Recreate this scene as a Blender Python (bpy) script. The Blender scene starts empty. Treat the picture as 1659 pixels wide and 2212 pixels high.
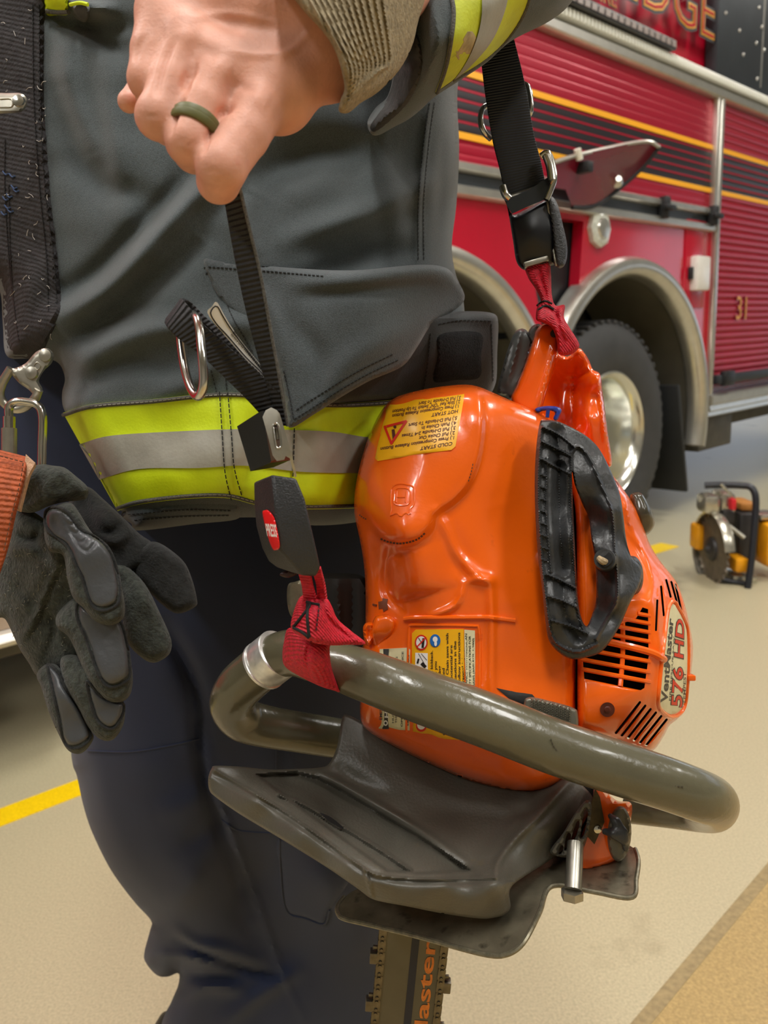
import bpy, math, random
import numpy as np
from mathutils import Vector, Matrix
from mathutils.geometry import delaunay_2d_cdt
random.seed(4); RNG = np.random.default_rng(4)
A = np.array
SC = bpy.context.scene; COL = SC.collection

# ------------------------------------------------------------------ camera
F = 1700.; CX = 829.5; CY = 1106.; H = 1.0
PIT = math.radians(12); ROL = math.radians(-2.5)
_r0 = A([1., 0, 0]); _u0 = A([0, math.sin(PIT), math.cos(PIT)]); FWD = A([0, math.cos(PIT), -math.sin(PIT)])
RGT = math.cos(ROL)*_r0+math.sin(ROL)*_u0; UPV = -math.sin(ROL)*_r0+math.cos(ROL)*_u0
EYE = A([0, 0, H])
cd = bpy.data.cameras.new('camera'); co = bpy.data.objects.new('camera', cd); COL.objects.link(co)
co.matrix_world = Matrix(((RGT[0], UPV[0], -FWD[0], EYE[0]), (RGT[1], UPV[1], -FWD[1], EYE[1]), (RGT[2], UPV[2], -FWD[2], EYE[2]), (0, 0, 0, 1)))
cd.sensor_fit = 'VERTICAL'; cd.sensor_height = 34.6; cd.lens = 34.6*F/2212; cd.clip_start = .02
cd.dof.use_dof = True; cd.dof.focus_distance = .52; cd.dof.aperture_fstop = 11
SC.camera = co
# ------------------------------------------------------------------ light and exposure
SC.view_settings.view_transform = 'Standard'; SC.view_settings.look = 'None'
SC.view_settings.exposure = 0.0; SC.view_settings.gamma = 1; SC.view_settings.use_curve_mapping = False
wd = bpy.data.worlds.new('world'); SC.world = wd; wd.use_nodes = True
wd.node_tree.nodes['Background'].inputs[0].default_value = (.9, .95, 1, 1); wd.node_tree.nodes['Background'].inputs[1].default_value = .25
LAMPS = [(-2.2, 1.4), (-.1, -.7), (2.3, -.9), (2.4, 2.2), (.1, 1.7), (-2.4, -1.8), (-1.6, 4.6), (4.6, 5.2), (7.5, 2.5), (4.8, -1.2)]
LAMP_W = 52.
def area(name, loc, size, power, rot=(0, 0, 0), color=(1, .985, .955)):
    l = bpy.data.lights.new(name, 'AREA'); l.shape = 'RECTANGLE'; l.size, l.size_y = size; l.energy = power; l.color = color
    o = bpy.data.objects.new(name, l); COL.objects.link(o); o.location = loc; o.rotation_euler = rot; return o

# ------------------------------------------------------------------ materials
def lin(c): return tuple(((v/255)/12.92 if v <= 10 else (((v/255)+.055)/1.055)**2.4) for v in c)
MATS = {}
def mat(name, rgb, rough=.5, metal=0, noise=.0, nscale=60, bump=0, bscale=400, spec=.5, coat=0, dark=None, dirt=0, dscale=30, rib=0, ribscale=900, ribuv=None, sheen=0, sss=0, emit=0, stretch=None, bdist=.001, dcol=(20, 16, 12), fine=0):
    if name in MATS: return MATS[name]
    m = bpy.data.materials.new(name); m.use_nodes = True; nt = m.node_tree; N = nt.nodes; L = nt.links
    b = N['Principled BSDF']; c = lin(rgb)
    b.inputs['Base Color'].default_value = (*c, 1); b.inputs['Roughness'].default_value = rough; b.inputs['Metallic'].default_value = metal
    b.inputs['Specular IOR Level'].default_value = spec; b.inputs['Coat Weight'].default_value = coat; b.inputs['Coat Roughness'].default_value = .08
    if sheen: b.inputs['Sheen Weight'].default_value = sheen; b.inputs['Sheen Roughness'].default_value = .5
    if sss: b.inputs['Subsurface Weight'].default_value = sss; b.inputs['Subsurface Radius'].default_value = (.012, .004, .002); b.inputs['Subsurface Scale'].default_value = .5
    if emit: b.inputs['Emission Color'].default_value = (*c, 1); b.inputs['Emission Strength'].default_value = emit
    tc = N.new('ShaderNodeTexCoord'); src = tc.outputs['Object']
    if stretch:
        mp = N.new('ShaderNodeMapping'); L.new(src, mp.inputs[0]); mp.inputs['Scale'].default_value = stretch; src = mp.outputs[0]
    col = None
    def nz(scale, det=4):
        t = N.new('ShaderNodeTexNoise'); t.inputs['Scale'].default_value = scale; t.inputs['Detail'].default_value = det; L.new(src, t.inputs['Vector']); return t.outputs['Fac']
    def mixc(fac, ca, cb):
        x = N.new('ShaderNodeMix'); x.data_type = 'RGBA'; L.new(fac, x.inputs[0])
        for s, k in ((6, ca), (7, cb)):
            if isinstance(k, tuple): x.inputs[s].default_value = (*k, 1)
            else: L.new(k, x.inputs[s])
        return x.outputs[2]
    def ramp(fac, a, bb):
        r = N.new('ShaderNodeMapRange'); L.new(fac, r.inputs[0]); r.inputs[1].default_value = a; r.inputs[2].default_value = bb; return r.outputs[0]
    if noise:
        d = lin(dark) if dark else tuple(v*(1-noise) for v in c)
        h = c if dark else tuple(min(1, v*(1+noise)) for v in c)
        col = mixc(ramp(nz(nscale), .3, .7), d, h)
    if dirt:
        f = ramp(nz(dscale, 8), 1-dirt-.05, 1-dirt+.1)
        col = mixc(f, col if col is not None else c, lin(dcol))
    if fine:
        g = ramp(nz(1600, 2), .35, .65); col = mixc(g, col if col is not None else c, lin(tuple(v*(1+fine) for v in rgb)))
    if col is not None: L.new(col, b.inputs['Base Color'])
    nrm = None
    if bump:
        bp = N.new('ShaderNodeBump'); bp.inputs['Strength'].default_value = bump; bp.inputs['Distance'].default_value = bdist; L.new(nz(bscale, 3), bp.inputs['Height']); nrm = bp.outputs[0]
    if rib:
        w = N.new('ShaderNodeTexWave'); w.inputs['Scale'].default_value = ribscale; w.wave_type = 'BANDS'; w.inputs['Distortion'].default_value = .3
        if ribuv: L.new(tc.outputs['UV'], w.inputs['Vector']); w.bands_direction = ribuv
        else: L.new(src, w.inputs['Vector']); w.bands_direction = 'DIAGONAL'
        bp = N.new('ShaderNodeBump'); bp.inputs['Strength'].default_value = rib; bp.inputs['Distance'].default_value = .0008; L.new(w.outputs['Fac'], bp.inputs['Height'])
        if nrm: L.new(nrm, bp.inputs['Normal'])
        nrm = bp.outputs[0]
    if nrm: L.new(nrm, b.inputs['Normal'])
    MATS[name] = m; return m

# ------------------------------------------------------------------ coordinates
def W(px, py, d):
    px, py, d = np.broadcast_arrays(A(px, float), A(py, float), A(d, float))
    X = (px-CX)/F*d; Y = (CY-py)/F*d
    return EYE+X[..., None]*RGT+Y[..., None]*UPV+d[..., None]*FWD
def unW(P):
    q = A(P)-EYE; d = q@FWD; return CX+(q@RGT)/d*F, CY-(q@UPV)/d*F, d

def crom(pts, n=8, closed=False):
    P = A(pts, float); m = len(P)
    if m < 3 and not closed: return np.linspace(P[0], P[-1], n+1)
    out = []; K = m if closed else m-1
    for i in range(K):
        if closed: a, b, c, d = P[(i-1) % m], P[i], P[(i+1) % m], P[(i+2) % m]
        else: a, b, c, d = P[max(i-1, 0)], P[i], P[i+1], P[min(i+2, m-1)]
        if not closed:
            if i == 0: a = 2*b-c
            if i == m-2: d = 2*c-b
        for t in np.arange(n)/n:
            out.append(.5*((2*b)+(-a+c)*t+(2*a-5*b+4*c-d)*t*t+(-a+3*b-3*c+d)*t**3))
    if not closed: out.append(P[-1])
    return A(out)
def resample(P, step, closed=True):
    P = A(P, float)
    Q = np.vstack([P, P[:1]]) if closed else P
    s = np.r_[0, np.cumsum(np.linalg.norm(np.diff(Q, axis=0), axis=1))]
    n = max(3, int(round(s[-1]/step))); t = np.linspace(0, s[-1], n+1)
    if closed: t = t[:-1]
    return np.stack([np.interp(t, s, Q[:, k]) for k in range(Q.shape[1])], 1)
def segdist(P, line, closed=False):
    """distance and signed side of points to a polyline"""
    P = A(P, float); L = A(line, float)
    if closed: L = np.vstack([L, L[:1]])
    best = np.full(len(P), 1e9); tt = np.zeros(len(P)); sd = np.zeros(len(P)); n = len(L)-1
    for i in range(n):
        a, b = L[i], L[i+1]; ab = b-a; l2 = max(ab@ab, 1e-9)
        t = np.clip(((P-a)@ab)/l2, 0, 1); q = P-(a+t[:, None]*ab); e = np.hypot(q[:, 0], q[:, 1])
        m = e < best; best[m] = e[m]; tt[m] = (i+t[m])/n
        sd[m] = np.sign(ab[0]*q[m, 1]-ab[1]*q[m, 0])
    return best, tt, sd
def inside(P, poly):
    x, y = P[:, 0], P[:, 1]; r = np.zeros(len(P), bool); Q = A(poly); n = len(Q)
    for i in range(n):
        x1, y1 = Q[i]; x2, y2 = Q[(i+1) % n]
        if y1 == y2: continue
        r ^= ((y1 > y) != (y2 > y)) & (x < (x2-x1)*(y-y1)/(y2-y1)+x1)
    return r
class TPS:
    def __init__(s, pts, lam=0):
        P = A(pts, float); s.X = P[:, :2]/1000; v = P[:, 2]; n = len(P); s.v = v; s.idw = n <= 4
        if s.idw: return
        K = s.k(np.linalg.norm(s.X[:, None]-s.X[None], axis=2))+lam*np.eye(n)
        Q = np.c_[np.ones(n), s.X]; M_ = np.block([[K, Q], [Q.T, np.zeros((3, 3))]])
        s.w = np.linalg.solve(M_, np.r_[v, 0, 0, 0]); s.n = n
    def k(s, r): return np.where(r > 1e-9, r*r*np.log(np.maximum(r, 1e-9)), 0)
    def __call__(s, x, y):
        x, y = np.broadcast_arrays(A(x, float)/1000, A(y, float)/1000); sh = x.shape; P = np.stack([x.ravel(), y.ravel()], 1)
        r = np.linalg.norm(P[:, None]-s.X[None], axis=2)
        if s.idw:
            w = 1/(r**2+.0003); return ((w@s.v)/w.sum(1)).reshape(sh)
        return (s.k(r)@s.w[:s.n]+s.w[s.n]+P@s.w[s.n+1:]).reshape(sh)
# ridges: (polyline, width px, height m towards the eye[, kind])
def ridge(P, strokes):
    h = np.zeros(len(P))
    for st in strokes:
        line, w, a = st[:3]; kind = st[3] if len(st) > 3 else 'g'
        if kind == 'p':                                             # sunken or raised panel with crisp walls
            L = crom(line, 3, True) if len(st) > 4 else A(line, float); h += a*np.where(inside(P, L), np.clip(segdist(P, L, True)[0]/w, 0, 1), 0); continue
        line = crom(line, 4) if len(line) > 2 else A(line, float)
        e, t, sd = segdist(P, line)
        if kind == 'g': h += a*np.exp(-(e/w)**2)*np.where(True, np.sin(np.clip(t*.92+.04, 0, 1)*math.pi)**.5, 1)
        elif kind == 'c': h += a*np.clip(1-e/w, 0, 1)            # crease with a sharp crest
        elif kind == 'f': h += a*np.clip(1.6*(1-e/w), 0, 1)      # flat-topped bar
        elif kind == 's': h += a*.5*(1+np.tanh(sd*e/w))          # step
    return h

# ------------------------------------------------------------------ mesh builder
class M:
    def __init__(s): s.v = []; s.f = []; s.mi = []; s.n = 0; s.uv = {}
    def add(s, v, f, mi=0, uv=None):
        v = A(v, float).reshape(-1, 3); s.v.append(v); o = s.n
        if uv is not None:
            for i, q in enumerate(uv): s.uv[o+i] = tuple(q)
        for q in f: s.f.append([int(i)+o for i in q]); s.mi.append(mi)
        s.n += len(v); return s
    def merge(s, m, mi=0):
        for q in m.v: pass
        o = s.n; s.v += m.v; s.n += m.n
        for k, q in m.uv.items(): s.uv[k+o] = q
        for q, i in zip(m.f, m.mi): s.f.append([j+o for j in q]); s.mi.append(i+mi)
        return s
def root(name, loc, label, cat, group=None):
    o = bpy.data.objects.new(name, None); COL.objects.link(o); o.location = loc; o.empty_display_size = .02
    o['label'] = label; o['category'] = cat
    if group: o['group'] = group
    return o
def wloc(o):
    l = A(o.location)
    while o.parent: o = o.parent; l = l+A(o.location)
    return l
def obj(name, m, mats, parent=None, ang=40, label=None, kind=None, cat=None, group=None, flat=False, origin=None, fix=True):
    v = np.vstack(m.v); mats = mats if isinstance(mats, (list, tuple)) else [mats]
    if parent is None:
        org = A(origin) if origin is not None else A([v[:, 0].mean(), v[:, 1].mean(), v[:, 2].min()])
    else: org = wloc(parent)
    me = bpy.data.meshes.new(name); me.from_pydata((v-org).tolist(), [], m.f)
    for k in mats: me.materials.append(k)
    me.polygons.foreach_set('material_index', m.mi)
    if m.uv:
        ul = me.uv_layers.new(name='uv'); vi = np.zeros(len(me.loops), int); me.loops.foreach_get('vertex_index', vi)
        arr = np.zeros((m.n, 2))
        for k, q in m.uv.items(): arr[k] = q
        ul.data.foreach_set('uv', arr[vi].ravel())
    me.validate()
    if fix:
        import bmesh
        bm = bmesh.new(); bm.from_mesh(me); bmesh.ops.recalc_face_normals(bm, faces=bm.faces); bm.to_mesh(me); bm.free()
    if not flat:
        me.polygons.foreach_set('use_smooth', [True]*len(me.polygons)); me.set_sharp_from_angle(angle=math.radians(ang))
    me.update()
    o = bpy.data.objects.new(name, me); COL.objects.link(o)
    if parent is not None: o.parent = parent
    else: o.location = org
    if label: o['label'] = label
    if cat: o['category'] = cat
    if group: o['group'] = group
    if kind: o['kind'] = kind
    return o
def tri2d(outline, holes, step, jit=0):
    loops = [outline]+list(holes); V = []; E = []
    for lp in loops:
        o = len(V); V += [tuple(p) for p in lp]; E += [(o+i, o+(i+1) % len(lp)) for i in range(len(lp))]
    nb = len(V); O = A(outline); lo = O.min(0); hi = O.max(0)
    if step:
        xs = np.arange(lo[0]+step/2, hi[0], step); ys = np.arange(lo[1]+step/2, hi[1], step*.866)
        g = A([(x+(step/2 if j % 2 else 0), y) for j, y in enumerate(ys) for x in xs])
        if len(g):
            k = inside(g, O)
            for h in holes: k &= ~inside(g, h)
            g = g[k]
            for lp in loops:
                if len(g): g = g[segdist(g, lp, True)[0] > step*.5]
            V += [tuple(p) for p in g]
    r = delaunay_2d_cdt([Vector(v) for v in V], E, [], 0, 1e-5)
    vv = A([tuple(v) for v in r[0]]); ff = [list(f) for f in r[2]]
    c = A([vv[f].mean(0) for f in ff]); k = inside(c, O)
    for h in holes: k &= ~inside(c, h)
    ff = [f for f, q in zip(ff, k) if q]
    return vv, ff
def bedges(ff):
    c = {}
    for f in ff:
        for i in range(len(f)):
            a, b = f[i], f[(i+1) % len(f)]; c[(a, b)] = 1
    return [(a, b) for (a, b) in c if (b, a) not in c]

class Relief:
    """solid with a traced outline: front surface depth D(px,py), real thickness, rounded rim"""
    def __init__(s, outline, D, thick=.01, rim=10, rimd=None, step=12, strokes=(), holes=(), smooth=True, backrim=None, sub=6, power=.5, noise=None):
        ol = A(outline, float)
        if smooth: ol = crom(ol, sub, True)
        s.ol = resample(ol, max(step*.7, 1.5), True) if smooth else ol
        s.holes = [resample(crom(h, sub, True), max(step*.6, 1.5), True) if smooth else A(h, float) for h in holes]
        s.D = D if callable(D) else (TPS(D) if not np.isscalar(D) else (lambda x, y: np.full(np.shape(x), float(D))))
        s.th = thick; s.rim = rim; s.rimd = thick*.5 if rimd is None else rimd; s.st = list(strokes); s.step = step; s.pw = power; s.noise = noise
        s.brim = backrim or rim
    def edge(s, P):
        e = segdist(P, s.ol, True)[0]
        for h in s.holes: e = np.minimum(e, segdist(P, h, True)[0])
        ins = inside(P, s.ol)
        for h in s.holes: ins &= ~inside(P, h)
        return np.where(ins, e, 0)
    def front(s, x, y):
        x, y = np.broadcast_arrays(A(x, float), A(y, float)); sh = x.shape; P = np.stack([x.ravel(), y.ravel()], 1)
        e = s.edge(P); t = np.clip(e/s.rim, 0, 1)
        d = s.D(P[:, 0], P[:, 1])+s.rimd*(1-(1-(1-t)**2)**s.pw)
        r = ridge(P, s.st)
        if s.noise: r = r+s.noise(P[:, 0], P[:, 1])
        d = d-r*np.clip(t*1.5, 0, 1)
        return d.reshape(sh)
    def mesh(s, mi=0):
        vv, ff = tri2d(s.ol, s.holes, s.step); P = vv
        f = s.front(P[:, 0], P[:, 1]); e = s.edge(P); e[e < .3] = 0
        t = np.clip(e/s.brim, 0, 1)
        b = s.D(P[:, 0], P[:, 1])+s.rimd+(s.th-s.rimd)*np.maximum((1-(1-t)**2)**.5, 0)
        n = len(vv); m = M(); isb = e <= 0
        bi = {}; k = n; ex = []
        for i in range(n):
            if isb[i] and s.rimd < s.th*.999 and s.rim > 0: bi[i] = i
            else: bi[i] = k; ex.append(i); k += 1
        if s.rim <= 0: pass
        V = np.vstack([W(P[:, 0], P[:, 1], f), W(P[ex, 0], P[ex, 1], b[ex])])
        F_ = [list(q) for q in ff]+[[bi[i] for i in reversed(q)] for q in ff]
        for a, c in bedges(ff):
            q = [c, a, bi[a], bi[c]]; q2 = []
            for z in q:
                if z not in q2: q2.append(z)
            if len(q2) >= 3: F_.append(q2)
        m.add(V, F_, mi); return m
def plate(outline, D, thick, step=0, holes=(), smooth=False, strokes=(), mi=0, sub=4):
    """flat-edged sheet: same outline front and back, pushed along view depth"""
    ol = A(outline, float)
    if smooth: ol = resample(crom(ol, sub, True), max((step or 12)*.7, 2), True)
    hs = [resample(crom(h, sub, True), max((step or 12)*.6, 2), True) if smooth else A(h, float) for h in holes]
    D = D if callable(D) else (TPS(D) if not np.isscalar(D) else (lambda x, y, D=D: np.full(np.shape(x), float(D))))
    vv, ff = tri2d(ol, hs, step); f = D(vv[:, 0], vv[:, 1])-(ridge(vv, strokes) if strokes else 0)
    n = len(vv); V = np.vstack([W(vv[:, 0], vv[:, 1], f), W(vv[:, 0], vv[:, 1], f+thick)])
    F_ = [list(q) for q in ff]+[[i+n for i in reversed(q)] for q in ff]+[[c, a, a+n, c+n] for a, c in bedges(ff)]
    return M().add(V, F_, mi)

def frames(P, closed=False):
    P = A(P); n = len(P); T = np.zeros_like(P)
    for i in range(n):
        a = P[(i-1) % n] if (closed or i) else P[0]; b = P[(i+1) % n] if (closed or i < n-1) else P[-1]
        T[i] = (b-a)/max(np.linalg.norm(b-a), 1e-12)
    up = A([0, 0, 1.]) if abs(T[0][2]) < .9 else A([1., 0, 0]); N_ = np.cross(T[0], up); N_ /= np.linalg.norm(N_); Ns = [N_]
    for i in range(1, n):
        N_ = Ns[-1]-T[i]*(Ns[-1]@T[i]); N_ /= max(np.linalg.norm(N_), 1e-9); Ns.append(N_)
    Ns = A(Ns); return T, Ns, np.cross(T, Ns)
def tube(P, r, seg=12, closed=False, mi=0, n=6, smooth=True, cap=True, asp=1):
    P = A(P, float); r = np.full(len(P), float(r)) if np.isscalar(r) else A(r, float)
    if smooth: Q = crom(np.c_[P, r], n, closed); P, r = Q[:, :3], Q[:, 3]
    T, N_, B = frames(P, closed); a = np.arange(seg)*2*math.pi/seg
    ring = P[:, None]+r[:, None, None]*(np.cos(a)[None, :, None]*N_[:, None]+asp*np.sin(a)[None, :, None]*B[:, None])
    k = len(P); V = ring.reshape(-1, 3); Fc = []
    for i in range(k if closed else k-1):
        j = (i+1) % k
        for q in range(seg): Fc.append([i*seg+q, i*seg+(q+1) % seg, j*seg+(q+1) % seg, j*seg+q])
    if not closed and cap: Fc += [list(range(seg))[::-1], [(k-1)*seg+q for q in range(seg)]]
    L = np.r_[0, np.cumsum(np.linalg.norm(np.diff(P, axis=0), axis=1))]
    uv = [(L[i], q/seg*.1) for i in range(k) for q in range(seg)]
    return M().add(V, Fc, mi, uv)
def ptube(P, r, **k):   # points given as (px,py,depth)
    P = A(P, float); return tube(W(P[:, 0], P[:, 1], P[:, 2]), r, **k)
def loft(secs, mi=0, cap=True, closed=False):
    S = A(secs); k, n = S.shape[:2]; Fc = []
    for i in range(k if closed else k-1):
        j = (i+1) % k
        for q in range(n): Fc.append([i*n+q, i*n+(q+1) % n, j*n+(q+1) % n, j*n+q])
    if cap and not closed: Fc += [list(range(n))[::-1], [(k-1)*n+q for q in range(n)]]
    return M().add(S.reshape(-1, 3), Fc, mi)
def strap(P, wd_, th, n=10, mi=0, closed=False):
    """webbing: rows of (pxL,pyL,dL, pxR,pyR,dR) give both edges; th = thickness"""
    R = crom(P, n, closed) if len(P) > 2 or closed else np.linspace(A(P[0], float), A(P[1], float), n*2)
    a = W(R[:, 0], R[:, 1], R[:, 2]); b = W(R[:, 3], R[:, 4], R[:, 5]); c = (a+b)/2; k = len(c)
    T = np.gradient(c, axis=0)
    if closed: T = np.roll(c, -1, 0)-np.roll(c, 1, 0)
    T /= np.linalg.norm(T, axis=1)[:, None]+1e-12; wv = b-a; nn = np.cross(T, wv); nn /= np.linalg.norm(nn, axis=1)[:, None]+1e-12
    cs = [(-1, 0), (-.97, .8), (-.9, 1), (-.45, 1.), (0, 1), (.45, 1.), (.9, 1), (.97, .8), (1, 0), (.97, -.8), (.9, -1), (0, -1), (-.9, -1), (-.97, -.8)]
    S = np.stack([c+wv*.5*x+nn*th*.5*y for x, y in cs], 1); L = np.r_[0, np.cumsum(np.linalg.norm(np.diff(c, axis=0), axis=1))]
    m = loft(S, mi, True, closed); w0 = np.linalg.norm(wv, axis=1)
    for i in range(k):
        for q, (x, y) in enumerate(cs): m.uv[i*len(cs)+q] = (L[i], w0[i]*.5*x)
    return m
def boxm(c, ax, half, bev=0, mi=0):
    """box at centre c with axes ax (3x3 rows) and half sizes, chamfered"""
    import bmesh
    bm = bmesh.new(); bmesh.ops.create_cube(bm, size=2)
    for v in bm.verts: v.co = Vector((v.co.x*half[0], v.co.y*half[1], v.co.z*half[2]))
    if bev: bmesh.ops.bevel(bm, geom=list(bm.edges), offset=bev, segments=2, profile=.5, affect='EDGES')
    V = A([tuple(v.co) for v in bm.verts]); bm.verts.index_update(); Fc = [[v.index for v in f.verts] for f in bm.faces]; bm.free()
    return M().add(A(c)+V@A(ax), Fc, mi)
def cyl(c, axis, r, h, seg=24, mi=0, prof=None, r2=None, ring=False):
    """lathe around axis from c; prof = [(radius, height)...]"""
    ax = A(axis, float); ax /= np.linalg.norm(ax); t = A([0, 0, 1.]) if abs(ax[2]) < .9 else A([1., 0, 0]); x = np.cross(ax, t); x /= np.linalg.norm(x); y = np.cross(ax, x)
    prof = prof or [(r, 0), (r if r2 is None else r2, h)]; a = np.arange(seg)*2*math.pi/seg
    S = [A(c)+ax*hh+max(rr, 1e-5)*(np.cos(a)[:, None]*x+np.sin(a)[:, None]*y) for rr, hh in prof]
    return loft(S, mi, closed=ring)
def smin(a, b, k): h = np.clip(.5+.5*(b-a)/k, 0, 1); return b*(1-h)+a*h-k*h*(1-h)
def surfnet(fn, lo, hi, h):
    xs = [np.arange(lo[i], hi[i]+h, h) for i in range(3)]; G = np.stack(np.meshgrid(*xs, indexing='ij'), -1); sh = G.shape[:3]
    v = fn(G.reshape(-1, 3)).reshape(sh); s = v < 0
    c = np.zeros(tuple(n-1 for n in sh), int); acc = np.zeros(c.shape+(3,)); cnt = np.zeros(c.shape)
    off = [(i, j, k) for i in (0, 1) for j in (0, 1) for k in (0, 1)]
    sl = lambda o: tuple(slice(o[q], sh[q]-1+o[q]) for q in range(3))
    for a in off:
        for q in range(3):
            if a[q]: continue
            b = list(a); b[q] = 1; va, vb = v[sl(a)], v[sl(b)]; m = (va < 0) != (vb < 0)
            t = np.where(m, va/np.where(m, va-vb, 1), 0); P = np.zeros(c.shape+(3,))
            for z in range(3): P[..., z] = a[z]
            P[..., q] += t; acc += P*m[..., None]; cnt += m
    ok = cnt > 0; idx = -np.ones(c.shape, int); idx[ok] = np.arange(ok.sum()); I = np.argwhere(ok)
    V = A(lo)+h*(I+acc[ok]/cnt[ok][:, None]); Fc = []
    for q in range(3):
        u, w = (q+1) % 3, (q+2) % 3
        a = [slice(None)]*3; b = [slice(None)]*3; a[q] = slice(0, -1); b[q] = slice(1, None)
        E_ = np.argwhere(s[tuple(a)] != s[tuple(b)])
        E_ = E_[(E_[:, u] > 0) & (E_[:, w] > 0) & (E_[:, u] < sh[u]-1) & (E_[:, w] < sh[w]-1)]
        if not len(E_): continue
        du = np.zeros(3, int); du[u] = 1; dw = np.zeros(3, int); dw[w] = 1
        q4 = np.stack([idx[tuple((E_-x).T)] for x in (du+dw, dw, 0*du, du)], 1)
        fl = s[tuple(E_.T)]; q4[~fl] = q4[~fl][:, ::-1]; Fc += q4.tolist()
    return V, Fc
def lap(V, Fc, it, lam=.5):
    n = len(V); E_ = A([(f[i], f[(i+1) % len(f)]) for f in Fc for i in range(len(f))]); V = V.copy()
    for _ in range(it):
        s = np.zeros_like(V); c = np.zeros(n)
        np.add.at(s, E_[:, 0], V[E_[:, 1]]); np.add.at(c, E_[:, 0], 1); np.add.at(s, E_[:, 1], V[E_[:, 0]]); np.add.at(c, E_[:, 1], 1)
        V += lam*(s/np.maximum(c, 1)[:, None]-V)
    return V
def blob(chains, h, k=.004, strokes=(), it=2, pad=.004, cut=None):
    """one continuous body from tapered capsules; chains of (px,py,depth,r_px)"""
    caps = []; allp = []
    for ch in chains:
        kk = k
        if isinstance(ch, tuple): ch, kk = ch
        ch = A(ch, float); P = np.stack([(ch[:, 0]-CX)/F*ch[:, 2], (CY-ch[:, 1])/F*ch[:, 2], ch[:, 2]], 1); r = ch[:, 3]*ch[:, 2]/F
        allp += [P-r[:, None], P+r[:, None]]
        for i in range(max(1, len(P)-1)): caps.append((P[i], P[min(i+1, len(P)-1)], r[i], r[min(i+1, len(P)-1)], kk, i == 0))
    al = np.vstack(allp); lo = al.min(0)-pad; hi = al.max(0)+pad
    def fn(X):
        d = None; chd = None
        for a, b, ra, rb, kk, st in caps:
            ab = b-a; t = np.clip(((X-a)@ab)/max(ab@ab, 1e-12), 0, 1); e = np.linalg.norm(X-(a+t[:, None]*ab), axis=1)-(ra+(rb-ra)*t)
            if st and chd is not None: d = chd if d is None else smin(d, chd, lk); chd = None
            chd = e if chd is None else smin(chd, e, .0015); lk = kk
        d = chd if d is None else smin(d, chd, lk)
        return d
    V, Fc = surfnet(fn, lo, hi, h); V = lap(V, Fc, it)
    if strokes:
        px = CX+V[:, 0]/V[:, 2]*F; py = CY-V[:, 1]/V[:, 2]*F; P = np.stack([px, py], 1)
        e = 1e-3; g = np.stack([fn(V+e*np.eye(3)[i])-fn(V-e*np.eye(3)[i]) for i in range(3)], 1); g /= np.linalg.norm(g, axis=1)[:, None]+1e-9
        hgt = ridge(P, strokes)*np.clip(-g[:, 2]*1.5, 0, 1); V = V+g*hgt[:, None]
    V = EYE+V[:, :1]*RGT+V[:, 1:2]*UPV+V[:, 2:3]*FWD
    return M().add(V, Fc)
_tc = {}
def text2d(s, bold=0, narrow=1):
    k = (s, bold)
    if k not in _tc:
        cu = bpy.data.curves.new('t', 'FONT'); cu.body = s; cu.size = 1; cu.offset = bold; cu.resolution_u = 3; o = bpy.data.objects.new('t', cu); me = o.to_mesh()
        V = A([tuple(v.co)[:2] for v in me.vertices]) if len(me.vertices) else np.zeros((0, 2)); Fc = [list(p.vertices) for p in me.polygons]
        o.to_mesh_clear(); bpy.data.objects.remove(o); bpy.data.curves.remove(cu); _tc[k] = (V, Fc)
    return _tc[k]
def quadmap(c):   # reading frame (0..1, 0..1 from top-left) -> px ; corners tl,tr,br,bl
    c = A(c, float)
    return lambda u, v: (c[0]*(1-u)[:, None]+c[1]*u[:, None])*(1-v)[:, None]+(c[3]*(1-u)[:, None]+c[2]*u[:, None])*v[:, None]
def write(m, s, qm, x, y, hgt, asp, D, off=.0003, mi=1, bold=.01, wmax=None, width=None):
    """text s with its baseline-left at (x,y) of the frame, cap height hgt (fraction of height); asp = height/width of the frame"""
    V, Fc = text2d(s, bold)
    if not len(V): return
    k = hgt/.7; wx = k*asp; x0 = V[:, 0].min(); w = (V[:, 0].max()-x0)
    if width: wx = width/w
    elif wmax and w*wx > wmax: wx = wmax/w
    P = qm(x+(V[:, 0]-x0)*wx, y-V[:, 1]*k); d = D(P[:, 0], P[:, 1])-off
    m.add(W(P[:, 0], P[:, 1], d), Fc, mi)
def marks(m, line, D, w, dash, gap, th=.0006, mi=0, off=0):
    """row of stitches along a px polyline on surface D"""
    L = resample(crom(line, 6) if len(line) > 2 else line, 1.0, False); n = len(L); i = 0
    while i+dash < n:
        a, b = L[int(i)], L[int(min(i+dash, n-1))]; t = (b-a)/max(np.linalg.norm(b-a), 1e-6); nn = A([-t[1], t[0]])*w/2
        Q = A([a-nn, b-nn, b+nn, a+nn]); d = D(Q[:, 0], Q[:, 1])-off; V = np.vstack([W(Q[:, 0], Q[:, 1], d-th), W(Q[:, 0], Q[:, 1], d+.0008)])
        m.add(V, [[0, 1, 2, 3], [7, 6, 5, 4], [0, 4, 5, 1], [1, 5, 6, 2], [2, 6, 7, 3], [3, 7, 4, 0]], mi); i += dash+gap
    return m
def bead(line, D, r, off=0, seg=8, mi=0, closed=False, n=5, step=6):
    L = crom(line, n, closed) if len(line) > 2 else A(line, float)
    L = resample(L, step, closed); return tube(W(L[:, 0], L[:, 1], D(L[:, 0], L[:, 1])-off), r, seg=seg, smooth=False, closed=closed, mi=mi)
def fill2(m, ol, D, o, mi, step=5):
    vv, ff = tri2d(A(ol, float), [], step); m.add(W(vv[:, 0], vv[:, 1], D(vv[:, 0], vv[:, 1])-o), ff, mi)
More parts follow.
